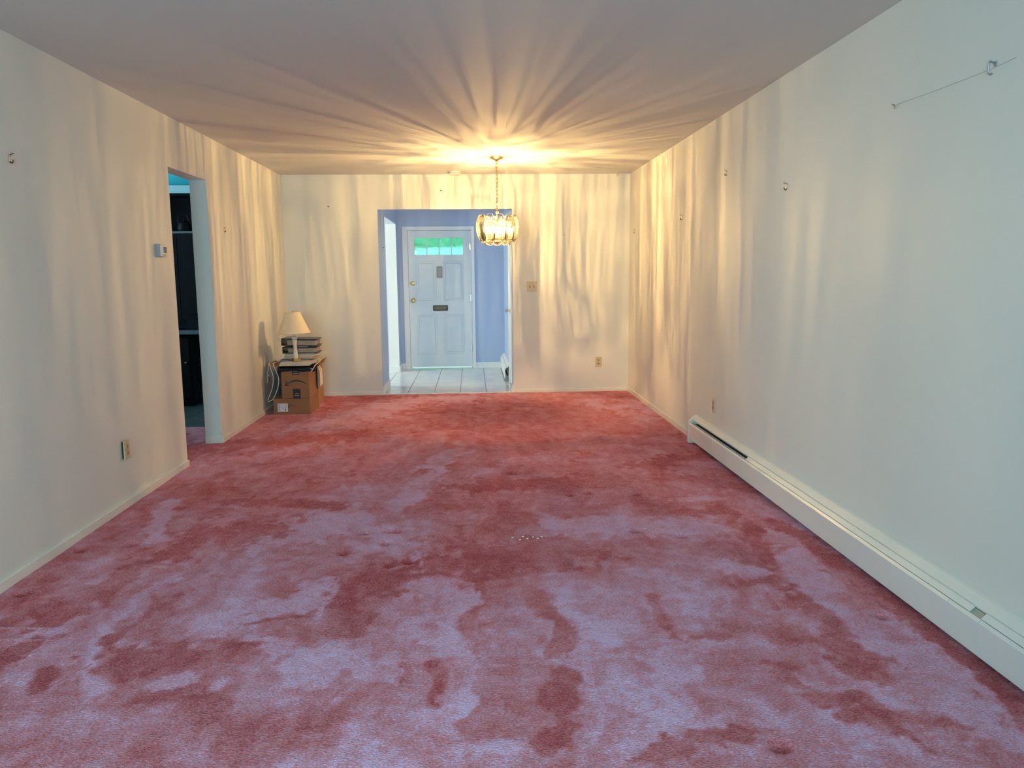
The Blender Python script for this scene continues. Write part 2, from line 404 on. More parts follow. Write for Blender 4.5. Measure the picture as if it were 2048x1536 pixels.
def value_noise(x, y, seed):
    rs = np.random.RandomState(seed); g = rs.rand(257, 257)
    xi = np.floor(x).astype(int); yi = np.floor(y).astype(int); fx = x-xi; fy = y-yi
    fx = fx*fx*(3-2*fx); fy = fy*fy*(3-2*fy); xi %= 256; yi %= 256
    return (g[xi, yi]*(1-fx)+g[xi+1, yi]*fx)*(1-fy) + (g[xi, yi+1]*(1-fx)+g[xi+1, yi+1]*fx)*fy
def fbm(x, y, seed, o=4):
    s = np.zeros_like(x); a = 0.5; t = 0
    for i in range(o):
        s += a*value_noise(x*2**i, y*2**i, seed+i); t += a; a *= 0.5
    return s/t
def make_carpet():
    x0, x1, y0, y1, st = -2.76, XR, YR, YB, 0.0128
    nx = int(round((x1-x0)/st)); ny = int(round((y1-y0)/st))
    X, Y = np.meshgrid(np.linspace(x0, x1, nx+1), np.linspace(y0, y1, ny+1))
    wx = (fbm(X*3.2+7, Y*3.2, 11)-0.5)*0.30 + (fbm(X*14, Y*14+3, 12, 3)-0.5)*0.07
    wy = (fbm(X*3.2, Y*3.2+9, 13)-0.5)*0.42 + (fbm(X*14+5, Y*14, 14, 3)-0.5)*0.09
    # rubbed and brushed patches: broad blotches with fairly crisp borders, drawn out along the room
    n1 = fbm((X+wx)*1.9, (Y+wy)*1.25, 21, 4); n2 = fbm((X+wx*.9)*6.0, (Y+wy*.9)*4.5, 31, 4); n3 = fbm((X+wx*.8)*13, (Y+wy*.8)*7, 35, 3)
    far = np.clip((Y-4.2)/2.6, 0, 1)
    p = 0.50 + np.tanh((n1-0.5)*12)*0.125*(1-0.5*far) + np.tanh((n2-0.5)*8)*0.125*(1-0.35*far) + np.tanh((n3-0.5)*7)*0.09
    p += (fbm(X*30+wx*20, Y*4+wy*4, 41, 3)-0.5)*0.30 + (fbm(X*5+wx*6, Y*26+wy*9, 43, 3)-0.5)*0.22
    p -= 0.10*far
    p += 0.20*np.exp(-((X-0.05)/0.95)**2 - ((Y-2.35)/0.75)**2)  # pool of window light painted into the near carpet
    r1 = fbm(X*11+3, Y*9, 61, 4)-0.5; r2 = fbm(X*30, Y*22+5, 62, 3)-0.5; fade = fbm(X*6+1, Y*5+2, 63, 3)
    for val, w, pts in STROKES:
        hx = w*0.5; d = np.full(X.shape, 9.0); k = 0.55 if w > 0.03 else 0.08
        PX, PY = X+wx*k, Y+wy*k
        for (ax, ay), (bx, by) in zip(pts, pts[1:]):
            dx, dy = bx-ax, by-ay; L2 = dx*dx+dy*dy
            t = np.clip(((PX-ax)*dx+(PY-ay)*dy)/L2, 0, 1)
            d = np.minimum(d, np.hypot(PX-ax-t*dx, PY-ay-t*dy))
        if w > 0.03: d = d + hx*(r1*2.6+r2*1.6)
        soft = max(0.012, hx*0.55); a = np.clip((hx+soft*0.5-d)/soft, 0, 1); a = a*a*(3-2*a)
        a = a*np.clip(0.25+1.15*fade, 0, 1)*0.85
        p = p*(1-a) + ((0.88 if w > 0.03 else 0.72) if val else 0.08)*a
    Z = (n2-0.5)*0.004
    rs = random.Random(3)
    for dx, dy in DENTS:
        a, b = rs.uniform(0.022, 0.035), rs.uniform(0.022, 0.04)
        g = np.exp(-(((X-dx)/a)**2+((Y-dy)/b)**2)**1.5); Z -= g*0.020; p -= g*0.45
    for val, w, pts in STROKES:                      # the thin lines are furrows
        if w > 0.02: continue
        for (ax, ay), (bx, by) in zip(pts, pts[1:]):
            dx, dy = bx-ax, by-ay; t = np.clip(((X-ax)*dx+(Y-ay)*dy)/(dx*dx+dy*dy), 0, 1)
            Z += 0.006*np.exp(-(np.hypot(X-ax-t*dx, Y-ay-t*dy)/0.014)**2)
    Z = Z + (fbm(X*20, Y*20, 51, 2)-0.5)*0.004
    vid = -np.ones(X.shape, int)
    xc = (X[:-1, :-1]+X[1:, 1:])/2; yc = (Y[:-1, :-1]+Y[1:, 1:])/2
    keep = (xc > XL) | ((yc > DY1) & (yc < DY2) & (xc > XL-T-0.02)) | ((xc < XL-T+0.01) & (yc > 4.3) & (yc < 7.12))
    fi, fj = np.nonzero(keep)
    used = np.zeros(X.shape, bool)
    for a, b in ((0, 0), (0, 1), (1, 0), (1, 1)): used[fi+a, fj+b] = True
    vid[used] = np.arange(used.sum())
    V = np.stack([X[used], Y[used], Z[used]], 1)
    F = np.stack([vid[fi, fj], vid[fi, fj+1], vid[fi+1, fj+1], vid[fi+1, fj]], 1)
    me = bpy.data.meshes.new('floor'); me.vertices.add(len(V)); me.vertices.foreach_set('co', V.astype(np.float32).ravel())
    me.loops.add(F.size); me.loops.foreach_set('vertex_index', F.astype(np.int32).ravel())
    me.polygons.add(len(F)); me.polygons.foreach_set('loop_start', np.arange(0, F.size, 4, dtype=np.int32))
    me.polygons.foreach_set('use_smooth', np.ones(len(F), bool))
    me.update(calc_edges=True)
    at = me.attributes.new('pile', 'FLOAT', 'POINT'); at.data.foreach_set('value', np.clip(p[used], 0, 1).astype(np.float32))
    structure(link('floor', me, M['carpet']), 'rose pink cut-pile carpet with rubbed dark and brushed pale patches, window sheen painted in')
make_carpet()

# ------------------------------------------------------------------ shell
def slabs(name, m, boxes, label=None):
    bm = bmesh.new()
    for b in boxes: box(bm, *b)
    return structure(obj(name, bm, m), label)
OUT = 0.12
slabs('wall_left', M['wall'], [(XL-T, XL, YR, DY1, -0.02, H), (XL-T, XL, DY2, YB, -0.02, H), (XL-T, XL, DY1, DY2, DZ, H)], 'long cream wall with the kitchen opening')
slabs('wall_right', M['wall'], [(XR, XR+OUT, YR-OUT, YB+OUT, -0.02, H)], 'long plain cream wall above the baseboard heater')
slabs('wall_back', M['wall'], [(XL-T, OX1, YB, YB+OUT, -0.02, H), (OX2, XR, YB, YB+OUT, -0.02, H), (OX1, OX2, YB, YB+OUT, OZ, H)], 'cream end wall around the entry opening')
WX0, WX1, WZ0, WZ1 = -1.75, 0.55, 0.55, 2.2
slabs('wall_rear', M['wall'], [(XL-T, WX0, YR-OUT, YR, -0.02, H), (WX1, XR, YR-OUT, YR, -0.02, H), (WX0, WX1, YR-OUT, YR, -0.02, WZ0), (WX0, WX1, YR-OUT, YR, WZ1, H)])
slabs('ceiling', M['ceiling'], [(KX-0.12, XR+OUT, YR-OUT, HY+OUT, H, H+0.1)], 'flat white ceiling')

def window(name, axis, p, a0, a1, z0, z1, nmull):
    """frame with mullions and panes in a wall opening; axis 'y': the window lies in a plane y=p, 'x': in x=p"""
    bm = bmesh.new(); w = 0.05
    def bx(q0, q1, r0, r1, t):
        if axis == 'y': box(bm, q0, q1, p-t, p+t, r0, r1)
        else: box(bm, p-t, p+t, q0, q1, r0, r1)
    bx(a0, a0+w, z0, z1, .03); bx(a1-w, a1, z0, z1, .03); bx(a0+w, a1-w, z0, z0+w, .03); bx(a0+w, a1-w, z1-w, z1, .03)
    for i in range(1, nmull+1):
        c = a0 + (a1-a0)*i/(nmull+1); bx(c-0.02, c+0.02, z0+w, z1-w, .022)
    fr = structure(obj(name, bm, M['white']))
    for i in range(nmull+1):
        c0 = a0 + (a1-a0)*i/(nmull+1); c1 = a0 + (a1-a0)*(i+1)/(nmull+1); bm = bmesh.new()
        if axis == 'y': box(bm, c0+.02, c1-.02, p-.003, p+.003, z0+w, z1-w)
        else: box(bm, p-.003, p+.003, c0+.02, c1-.02, z0+w, z1-w)
        obj('pane', bm, M['clear_glass'], fr)
window('window_1', 'y', YR-0.06, WX0, WX1, WZ0, WZ1, 2)

# entry hall
HX0 = OX1
slabs('wall_hall_left', M['blue'], [(HX0-0.14, HX0, YB+OUT, 9.60, -0.02, H), (HX0-0.14, HX0, 10.99, HY, -0.02, H), (HX0-0.14, HX0, 9.60, 10.99, 2.04, H)], 'lavender blue hall wall with a bright side opening')
RD0, RD1, RDZ = 9.08, 9.70, 2.03
slabs('wall_hall_right', M['blue'], [(OX2, OX2+0.12, YB+OUT, RD0, -0.02, H), (OX2, OX2+0.12, RD1, HY, -0.02, H), (OX2, OX2+0.12, RD0, RD1, RDZ, H)], 'lavender blue hall wall beside the closet door')
FX0, FX1, FZ = -0.912, -0.004, 1.972
slabs('wall_hall_front', M['blue'], [(-3.6, FX0, HY, HY+OUT, -0.02, H), (FX1, OX2+0.12, HY, HY+OUT, -0.02, H), (FX0, FX1, HY, HY+OUT, FZ, H)], 'lavender blue wall around the front door')
# the entry side of the cream end wall is painted blue: a thin skin of paint on the reveal
slabs('trim_1', M['blue'], [(OX1-0.001, OX1+0.002, YB+0.006, YB+OUT, 0, OZ), (OX2-0.002, OX2+0.001, YB+0.006, YB+OUT, 0, OZ), (OX1, OX2, YB+0.006, YB+OUT, OZ-0.002, OZ+0.001)], 'blue painted lining of the entry opening')
slabs('trim_2', M['jamb_white'], [(HX0-0.141, HX0+0.001, 10.986, 10.991, 0, 2.04), (HX0-0.141, HX0+0.001, 9.599, 9.604, 0, 2.04), (HX0-0.141, HX0+0.001, 9.604, 10.986, 2.036, 2.041)], 'white painted lining of the hall side opening')
# bright side room beyond the hall opening
slabs('wall_side_room', M['jamb_white'], [(-3.6, HX0-0.14, YB+OUT, YB+OUT+0.04, -0.02, H), (-3.6, -3.5, YB+OUT, 9.7, -0.02, H), (-3.6, -3.5, 10.9, HY, -0.02, H), (-3.6, -3.5, 9.7, 10.9, -0.02, 0.7), (-3.6, -3.5, 9.7, 10.9, 2.2, H)])
window('window_2', 'x', -3.55, 9.7, 10.9, 0.7, 2.2, 1)

# tile floor of the entry: a grout bed with each tile set into it
g = slabs('floor_hall', M['grout'], [(-3.6, OX2+0.1, YB+0.006, HY+OUT, -0.03, -0.004)], 'pale tiled entry floor')
def tiles(parent, xs, ys, m, z=-0.004, h=0.006, gap=0.0035, clip=None):
    cache = {}
    for x0, x1 in zip(xs, xs[1:]):
        for y0, y1 in zip(ys, ys[1:]):
            k = (round(x1-x0, 3), round(y1-y0, 3))
            if k not in cache:
                bm = bmesh.new(); a, b = (x1-x0)/2-gap, (y1-y0)/2-gap; box(bm, -a, a, -b, b, 0, h, 0.0012)
                me = bpy.data.meshes.new('tile'); bmesh.ops.recalc_face_normals(bm, faces=bm.faces); bm.to_mesh(me); bm.free(); cache[k] = me
            link('tile', cache[k], m, parent, ((x0+x1)/2, (y0+y1)/2, z))
tiles(g, [-1.98, -1.675, -1.37, -1.065, -0.761, -0.457, -0.158, 0.143, 0.452], [8.912, 9.19, 9.495, 9.80, 10.105, 10.41, 10.715, 11.02, 11.325], M['tile'])
slabs('trim_3', M['white'], [(OX1+0.004, OX2-0.004, YB-0.012, YB+0.010, -0.01, 0.008)], 'pale threshold strip between carpet and tiles')

# baseboards
def board(name, segs, h, m=None, label=None):
    bm = bmesh.new()
    for x0, x1, y0, y1 in segs: box(bm, x0, x1, y0, y1, -0.01, h, 0.003)
    return structure(obj(name, bm, m or M['base']), label)
board('baseboard_left', [(XL, XL+0.013, YR, DY1), (XL, XL+0.013, DY2+0.001, YB)], 0.045, label='low cream baseboard along the left wall')
board('baseboard_back', [(XL+0.013, OX1-0.002, YB-0.013, YB), (OX2+0.002, XR-0.013, YB-0.013, YB)], 0.036, label='low cream baseboard under the end wall')
board('baseboard_right', [(XR-0.013, XR, 6.13, YB)], 0.045, label='low cream baseboard beyond the heater')
board('baseboard_jamb', [(XL-T, XL+0.001, DY2-0.012, DY2)], 0.055, label='short baseboard on the kitchen opening jamb')
board('baseboard_hall', [(HX0, HX0+0.013, YB+0.004, 9.60), (HX0, HX0+0.013, 10.978, HY), (HX0-0.14, HX0, 10.974, 10.986), (0.036, OX2-0.06, HY-0.013, HY), (HX0+0.013, -0.977, HY-0.013, HY), (OX2-0.013, OX2, YB+0.004, RD0-0.03)], 0.085, M['jamb_white'], 'white baseboard around the entry')

# ------------------------------------------------------------------ front door
def front_door():
    x0, x1, y0, y1, z0, z1 = FX0+0.012, FX1-0.005, HY+0.012, HY+0.056, 0.027, FZ-0.010
    bm = bmesh.new()
    wz0, wz1 = 1.628, 1.864
    wins = [(-0.811, -0.642), (-0.628, -0.466), (-0.452, -0.296), (-0.282, -0.124)]
    pz = [(0.205, 0.783), (0.974, 1.541)]; px = [(-0.799, -0.508), (-0.413, -0.121)]
    # stiles, rails and muntins around the openings
    box(bm, x0, -0.811, y0, y1, z0, z1); box(bm, -0.121, x1, y0, y1, z0, z1)
    box(bm, -0.811, -0.121, y0, y1, wz1, z1); box(bm, -0.811, -0.121, y0, y1, 1.541, wz0)
    box(bm, -0.811, -0.121, y0, y1, 0.783, 0.974); box(bm, -0.811, -0.121, y0, y1, z0, 0.205)
    for a, b in pz: box(bm, -0.811, -0.799, y0, y1, a, b); box(bm, -0.508, -0.413, y0, y1, a, b)
    for (a, b), (c, d) in zip(wins, wins[1:]): box(bm, b, c, y0+.004, y1-.004, wz0, wz1)
    box(bm, -0.124, -0.121, y0+.004, y1-.004, wz0, wz1)
    d = structure(obj('door_1', bm, M['door_white']), 'white panelled front door with four small panes')
    for a, b in pz:
        for c, e in px:
            bm = bmesh.new(); box(bm, c, e, y0+.014, y1-.014, a, b)
            pn = obj('panel', bm, M['door_white'], d)
            bm = bmesh.new()                       # raised field and the moulding round it
            box(bm, c+.035, e-.035, y0+.007, y0+.016, a+.035, b-.035, 0.006)
            obj('raised_field', bm, M['door_white'], pn)
            bm = bmesh.new()
            for q in ((c, c+.012, a, b), (e-.012, e, a, b), (c+.012, e-.012, a, a+.012), (c+.012, e-.012, b-.012, b)):
                box(bm, q[0], q[1], y0+.004, y0+.015, q[2], q[3], .003)
            obj('moulding', bm, M['door_white'], pn)
    for a, b in wins: obj('pane', B(a, b, y0+.018, y0+.024, wz0, wz1), M['pane'], d)
    def knob(name, x, z, r, m):
        bm = bmesh.new(); lathe(bm, [(r*1.05, 0), (r*1.05, .006), (r*.9, .009)], 20)
        mm = Matrix.Translation((x, y0, z)) @ Matrix.Rotation(PI/2, 4, 'X'); bm.transform(mm)
        k = obj(name, bm, m, d, smooth=True); return k
    k = knob('deadbolt', -0.85, 1.226, .03, M['brass'])
    bm = bmesh.new(); lathe(bm, [(.014, .008), (.014, .018), (.011, .02)], 16); bm.transform(Matrix.Translation((-0.85, y0, 1.226)) @ Matrix.Rotation(PI/2, 4, 'X')); obj('cylinder_lock', bm, M['brass'], k, smooth=True)
    k = knob('door_knob', -0.842, 0.985, .032, M['brass'])
    bm = bmesh.new(); lathe(bm, [(.012, .008), (.012, .028), (.024, .036), (.029, .05), (.027, .062), (.016, .07), (.004, .072)], 24); bm.transform(Matrix.Translation((-0.842, y0, 0.985)) @ Matrix.Rotation(PI/2, 4, 'X')); obj('knob', bm, M['brass'], k, smooth=True)
    # mail slot
    bm = bmesh.new(); box(bm, -0.566, -0.353, y0-.008, y0, 0.835, 0.912, .012); ms = obj('mail_slot', bm, M['bronze'], d)
    bm = bmesh.new(); box(bm, -0.545, -0.374, y0-.013, y0-.007, 0.848, 0.899, .004); obj('flap', bm, M['bronze'], ms)
    # grey box high on the middle stile
    bm = bmesh.new(); box(bm, -0.503, -0.422, y0-.028, y0, 1.30, 1.463, .012); ch = obj('door_chime', bm, M['plastic_grey'], d)
    bm = bmesh.new(); box(bm, -0.493, -0.432, y0-.034, y0-.026, 1.312, 1.45, .006); obj('cover', bm, M['plastic_grey'], ch)
    bm = bmesh.new(); lathe(bm, [(.008, 0), (.007, .006)], 12); bm.transform(Matrix.Translation((-0.463, y0, 1.484)) @ Matrix.Rotation(PI/2, 4, 'X')); obj('peephole', bm, M['nickel'], d)
    for z in (1.74, 1.012, 0.292):
        bm = bmesh.new(); tube(bm, [(FX1-0.004, HY-.004, z-.05), (FX1-0.004, HY-.004, z+.05)], .007, 8); box(bm, FX1-.03, FX1-.006, HY+.006, HY+.0125, z-.045, z+.045); obj('hinge', bm, M['nickel'], d)
    obj('door_sweep', B(x0, x1, y0-.004, y0+.003, 0.027, 0.045), M['door_white'], d)
    c = structure(obj('trim_4', B(FX0-.065, FX0, HY-.018, HY, 0, FZ), M['white']), 'white casing round the front door')
    obj('casing', B(FX1, FX1+.04, HY-.018, HY, 0, FZ), M['white'], c)
    obj('casing', B(FX0-.065, FX1+.04, HY-.018, HY, FZ, FZ+.05), M['white'], c)
    obj('jamb_liner', B(FX0, FX0+.008, HY, HY+OUT, 0, FZ), M['white'], c)
    obj('jamb_liner', B(FX1-.002, FX1, HY, HY+OUT, 0, FZ), M['white'], c)
    for q in ((FX0+.008, FX0+.024, 0.004, FZ), (FX1-.018, FX1-.002, 0.004, FZ), (FX0+.024, FX1-.018, FZ-.016, FZ)): obj('door_stop', B(q[0], q[1], HY+.060, HY+OUT, q[2], q[3]), M['white'], c)
    obj('threshold', B(FX0+.008, FX1-.002, HY-.02, HY+OUT, -0.004, 0.004), M['white'], c)
front_door()

# closet door in the right hall wall
def closet_door():
    d = structure(obj('door_2', B(OX2+0.006, OX2+0.041, RD0+.03, RD1-.03, 0.012, RDZ-.03), M['jamb_white']), 'white closet door seen almost edge-on at the right of the entry')
    c = structure(obj('trim_5', B(OX2-0.012, OX2+0.12, RD0-.045, RD0+.028, 0, RDZ+.03), M['white']), 'white casing of the closet door')
    obj('casing', B(OX2-0.014, OX2+0.12, RD1-.028, RD1+.045, 0, RDZ+.03), M['white'], c)
    obj('casing', B(OX2-0.012, OX2+0.12, RD0+.028, RD1-.028, RDZ-.028, RDZ+.03), M['white'], c)
    bm = bmesh.new(); lathe(bm, [(.026, 0), (.026, .006), (.010, .010), (.010, .03), (.022, .038), (.026, .05), (.02, .06), (.004, .063)], 20)
    bm.transform(Matrix.Translation((OX2+.006, 9.615, 0.905)) @ Matrix.Rotation(-PI/2, 4, 'Y')); obj('door_knob', bm, M['nickel'], d, smooth=True)
    for z in (0.235, 1.75):
        bm = bmesh.new(); box(bm, OX2-.001, OX2+.007, RD0+.024, RD0+.045, z-.05, z+.05, .002)
        obj('hinge', bm, M['nickel'], d)
closet_door()

# outdoors beyond the front door
def outdoors():
    structure(obj('porch', B(-2.2, 1.6, HY+OUT, HY+1.6, -0.06, -0.012), M['porch']), 'pale concrete porch')
    structure(obj('lawn', B(-9, 9, HY+1.6, HY+9, -0.2, -0.05), M['lawn']), 'lawn beyond the front door')
    bm = bmesh.new(); rs = random.Random(5)
    for i in range(170):
        m = Matrix.Translation((rs.uniform(-4, 3.4), HY+4.2+rs.uniform(-.5, .5), rs.uniform(-.1, 4.2))) @ Matrix.Rotation(rs.uniform(0, 3), 4, (rs.random(), rs.random(), 1)) @ Matrix.Diagonal((rs.uniform(.4, .65), rs.uniform(.3, .5), rs.uniform(.35, .5), 1))
        bmesh.ops.create_icosphere(bm, subdivisions=2, radius=1, matrix=m)
    for v in bm.verts: v.co += Vector((rs.uniform(-.04, .04), rs.uniform(-.04, .04), rs.uniform(-.04, .04)))
    tag(obj('hedge', bm, M['hedge']), 'bright green hedge outdoors behind the front door panes', 'hedge')
outdoors()

# ------------------------------------------------------------------ kitchen glimpsed through the left opening
def kitchen():
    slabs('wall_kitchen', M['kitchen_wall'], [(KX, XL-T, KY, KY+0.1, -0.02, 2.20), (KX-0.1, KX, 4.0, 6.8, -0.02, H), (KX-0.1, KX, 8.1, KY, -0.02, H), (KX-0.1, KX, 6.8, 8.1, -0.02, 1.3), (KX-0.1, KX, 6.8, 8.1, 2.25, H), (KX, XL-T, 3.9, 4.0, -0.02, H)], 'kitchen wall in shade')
    slabs('wall_kitchen_soffit', M['teal'], [(KX, XL-T, KY, KY+0.1, 2.20, H)], 'strip of kitchen wall above the cupboard, cyan light painted on as teal')
    window('window_3', 'x', KX-0.05, 6.8, 8.1, 1.3, 2.25, 1)  # unseen window, placed to suit the added kitchen lamp
    f = slabs('floor_kitchen', M['grout'], [(KX, XL-T, 4.0, KY, -0.04, -0.012)], 'dark tiled kitchen floor')
    tiles(f, [-3.98, -3.675, -3.37, -3.065, -2.76, -2.455, -2.2], [7.12, 7.425, 7.73, 8.035, 8.34, 8.61], M['kitchen_tile'], z=-0.010)
    tiles(f, [-3.98, -3.675, -3.37, -3.065, -2.76], [5.90, 6.205, 6.51, 6.815, 7.12], M['kitchen_tile'], z=-0.010)
    # desk unit
    t = thing('kitchen_desk', 'dark built-in kitchen desk with grey stone top in the shaded room', 'desk', (-3.0, 8.45, 0))
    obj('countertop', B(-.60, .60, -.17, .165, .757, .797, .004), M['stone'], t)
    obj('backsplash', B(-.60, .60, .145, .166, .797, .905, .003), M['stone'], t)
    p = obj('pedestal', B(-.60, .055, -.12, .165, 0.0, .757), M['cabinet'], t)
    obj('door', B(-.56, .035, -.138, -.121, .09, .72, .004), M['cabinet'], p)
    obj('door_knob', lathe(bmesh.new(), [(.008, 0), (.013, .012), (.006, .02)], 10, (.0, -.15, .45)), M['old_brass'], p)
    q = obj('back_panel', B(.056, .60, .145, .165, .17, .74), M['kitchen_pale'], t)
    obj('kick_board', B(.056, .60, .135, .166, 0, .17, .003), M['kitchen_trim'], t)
    # wall cupboard with an open top shelf
    c = thing('wall_cupboard', 'tall dark wall cupboard over the kitchen desk with an open top shelf', 'cupboard', (-3.0, 8.45, .905))
    obj('back', B(-.60, .60, .14, .165, 0, 1.285), M['cabinet'], c)
    obj('shelf', B(-.58, .58, -.14, .14, .885, .905), M['kitchen_wall'], c)
    obj('top', B(-.60, .60, -.15, .14, 1.265, 1.285), M['cabinet'], c)
    for x in (-.60, .58): obj('side', B(x, x+.02, -.15, .14, 0, 1.265), M['cabinet'], c)
    for x in (-.575, .002):
        dd = obj('door', B(x, x+.573, -.168, -.151, .004, .88, .004), M['cabinet'], c)
        obj('moulding', B(x+.05, x+.523, -.172, -.168, .06, .83, .002), M['cabinet'], dd)
    obj('crown_moulding', prism(bmesh.new(), [(-.15, 1.285), (-.155, 1.30), (-.165, 1.305), (-.172, 1.36), (-.15, 1.36), (.16, 1.36), (.16, 1.285)], -.60, .60), M['kitchen_trim'], c)
    k = thing('kettle', 'black kettle on the open shelf of the kitchen cupboard', 'kettle', (-2.945, 8.37, 1.811))
    bm = bmesh.new(); lathe(bm, [(.05, 0), (.062, .012), (.066, .045), (.052, .085), (.026, .10), (.024, .104)], 20); obj('body', bm, M['kettle'], k, smooth=True)
    bm = bmesh.new(); lathe(bm, [(.024, .104), (.018, .115), (.006, .118), (.009, .13), (.003, .136)], 14); obj('lid', bm, M['kettle'], k, smooth=True)
    bm = bmesh.new(); tube(bm, [(.05, 0, .04), (.085, 0, .07), (.10, 0, .10)], [.014, .010, .008], 8); obj('spout', bm, M['kettle'], k, smooth=True)
    bm = bmesh.new(); tube(bm, spline([(-.052, 0, .07), (-.055, 0, .13), (-.02, 0, .175), (.025, 0, .17), (.05, 0, .12), (.045, 0, .09)]), .006, 6); obj('handle', bm, M['kettle'], k, smooth=True)
kitchen()

# ------------------------------------------------------------------ baseboard heaters
def heater(name, label, x_wall, y_near, y_far, open_from, joints, h=0.215, depth=0.072, gapy=None):
    """fin-tube heater on a wall facing -x; runs y_near..y_far with its far end cap at y_far"""
    t = thing(name, label, 'radiator', (x_wall, (y_near+y_far)/2, 0)); oy = (y_near+y_far)/2; s = h/0.215; d = depth/0.072
    a, b = y_near-oy, y_far-oy
    def P(poly): return [(-q[0]*d, q[1]*s) for q in poly]
    ends = [a] + [j-oy for j in joints] + [b-0.045]
    obj('back_plate', prism(bmesh.new(), P([(0.001, .02), (.004, .02), (.004, .19), (.001, .19)]), a, b-.002, 'y'), M['heater'], t)
    obj('top_cover', prism(bmesh.new(), P([(0.001, .216), (.012, .211), (.040, .187), (.041, .180), (.036, .180), (.010, .199), (.001, .199)]), a, b-.045, 'y'), M['heater'], t)
    for e0, e1 in zip(ends, ends[1:]):
        obj('front_panel', prism(bmesh.new(), P([(.072, .036), (.069, .034), (.0655, .040), (.067, .150), (.061, .160), (.063, .163), (.072, .152)]), e0+.0012, e1-.0012, 'y'), M['heater'], t)
    el = obj('heating_element', tube(bmesh.new(), [(-.034*d, a+.02, .085*s), (-.034*d, b-.06, .085*s)], .011, 8), M['dark_metal'], t)
    o2 = open_from-oy
    obj('fin_stack', B(-.060*d, -.012*d, o2, b-.10, .055*s, .125*s), M['dark_metal'], el)
    obj('liner', B(-.052*d, -.006*d, o2, b-.046, .150*s, .152*s), M['dark_metal'], t)
    obj('support_rail', B(-.0510*d, -.0480*d, o2, b-.046, .1585*s, .1640*s), M['heater'], t)
    damp = [(a, o2)] if gapy is None else [(a, gapy[0]-oy), (gapy[1]-oy, o2)]
    for e0, e1 in damp:
        obj('damper', prism(bmesh.new(), P([(.064, .1655), (.0655, .168), (.046, .1855), (.0435, .1835)]), e0, e1, 'y'), M['heater'], t)
    if gapy is not None: obj('damper_backing', prism(bmesh.new(), P([(.060, .158), (.062, .160), (.042, .178), (.040, .176)]), gapy[0]-oy-.02, gapy[1]-oy+.02, 'y'), M['filler'], t)
    bm = prism(bmesh.new(), P([(.001, 0), (.075, 0), (.076, .150), (.070, .170), (.048, .192), (.018, .217), (.001, .219)]), b-.05, b, 'y')
    bmesh.ops.bevel(bm, geom=[e for e in bm.edges], offset=.003, segments=2, affect='EDGES')
    obj('end_cap', bm, M['heater'], t)
    return t
heater('baseboard_heater', 'long cream baseboard heater along the right living room wall', XR, -0.9, 6.10, 4.78, [2.455, 2.63], gapy=(2.452, 2.515))
heater('baseboard_heater', 'short white baseboard heater in the entry beside the closet door', OX2, 9.785, 11.325, 11.20, [], h=.215, depth=.062)
for o in [c for c in COL.objects if c.get('category') == 'radiator' and 'short' in c['label']]:
    o.rotation_euler = (0, 0, 0)

# ------------------------------------------------------------------ wall plates, thermostat, hooks, smoke detector
def outlet(label, loc, rz, m='almond', w=.07, h=.115, off=0.0):
    t = thing('wall_outlet', label, 'outlet', loc, rz, 'duplex wall outlets')
    obj('plate', B(-w/2, w/2, -.007-off, -off, -h/2, h/2, .0025), M[m], t)
    for s in (-1, 1):
        bm = bmesh.new(); poly = [(.016*math.cos(q)*1.0, max(-.0125, min(.0125, .0165*math.sin(q)))+s*.0195) for q in [2*PI*i/16 for i in range(16)]]
        prism(bm, poly, -.0105-off, -.006-off, 'y'); r = obj('receptacle', bm, M['almond_dark'], t)
        bm = bmesh.new()
        for x in (-.0065, .0065): box(bm, x-.0012, x+.0012, -.0112-off, -.0100-off, s*.0195+.000, s*.0195+.008)
        box(bm, -.0025, .0025, -.0112-off, -.0100-off, s*.0195-.0085, s*.0195-.0045); obj('slots', bm, M['slot'], r)
    obj('screw', prism(bmesh.new(), [(.003*math.cos(q), .003*math.sin(q)) for q in [2*PI*i/10 for i in range(10)]], -.0085-off, -.006-off, 'y'), M['old_brass'], t)
    return t
outlet('almond wall outlet low on the end wall, right of the entry opening', (1.431, YB, .339), 0)
outlet('loose wall outlet low on the near left wall, standing off the plaster', (XL, 4.635, .343), PI/2, off=.012)
outlet('shaded wall outlet low on the left wall behind the stacked cartons', (XL, 7.935, .345), PI/2)
outlet('narrow-looking wall outlet above the heater on the right wall', (XR, 5.655, .368), -PI/2)
for o in COL.objects:
    if o.get('label', '').startswith('loose'): obj('gap_shade_block', B(-.026, .026, -.014, 0, -.05, .05), M['slot'], o)  # dark block that paints in the shaded gap behind the loose plate
sw = thing('light_switch', 'almond double light switch plate on the end wall right of the entry', 'switch', (.671, YB, 1.207), math.radians(0))
sw.rotation_euler = (0, math.radians(-1.2), 0)
obj('plate', B(-.058, .058, -.007, 0, -.059, .059, .0025), M['almond'], sw)
for x in (-.023, .023):
    tg = obj('toggle', B(x-.005, x+.005, -.018, -.006, -.004, .013, .002), M['almond_dark'], sw)
    obj('toggle_slot', B(x-.006, x+.006, -.0085, -.0065, -.013, .014), M['slot'], tg)
    for z in (-.03, .03): obj('screw', prism(bmesh.new(), [(x+.003*math.cos(q), z+.003*math.sin(q)) for q in [2*PI*i/10 for i in range(10)]], -.0085, -.006, 'y'), M['old_brass'], sw)

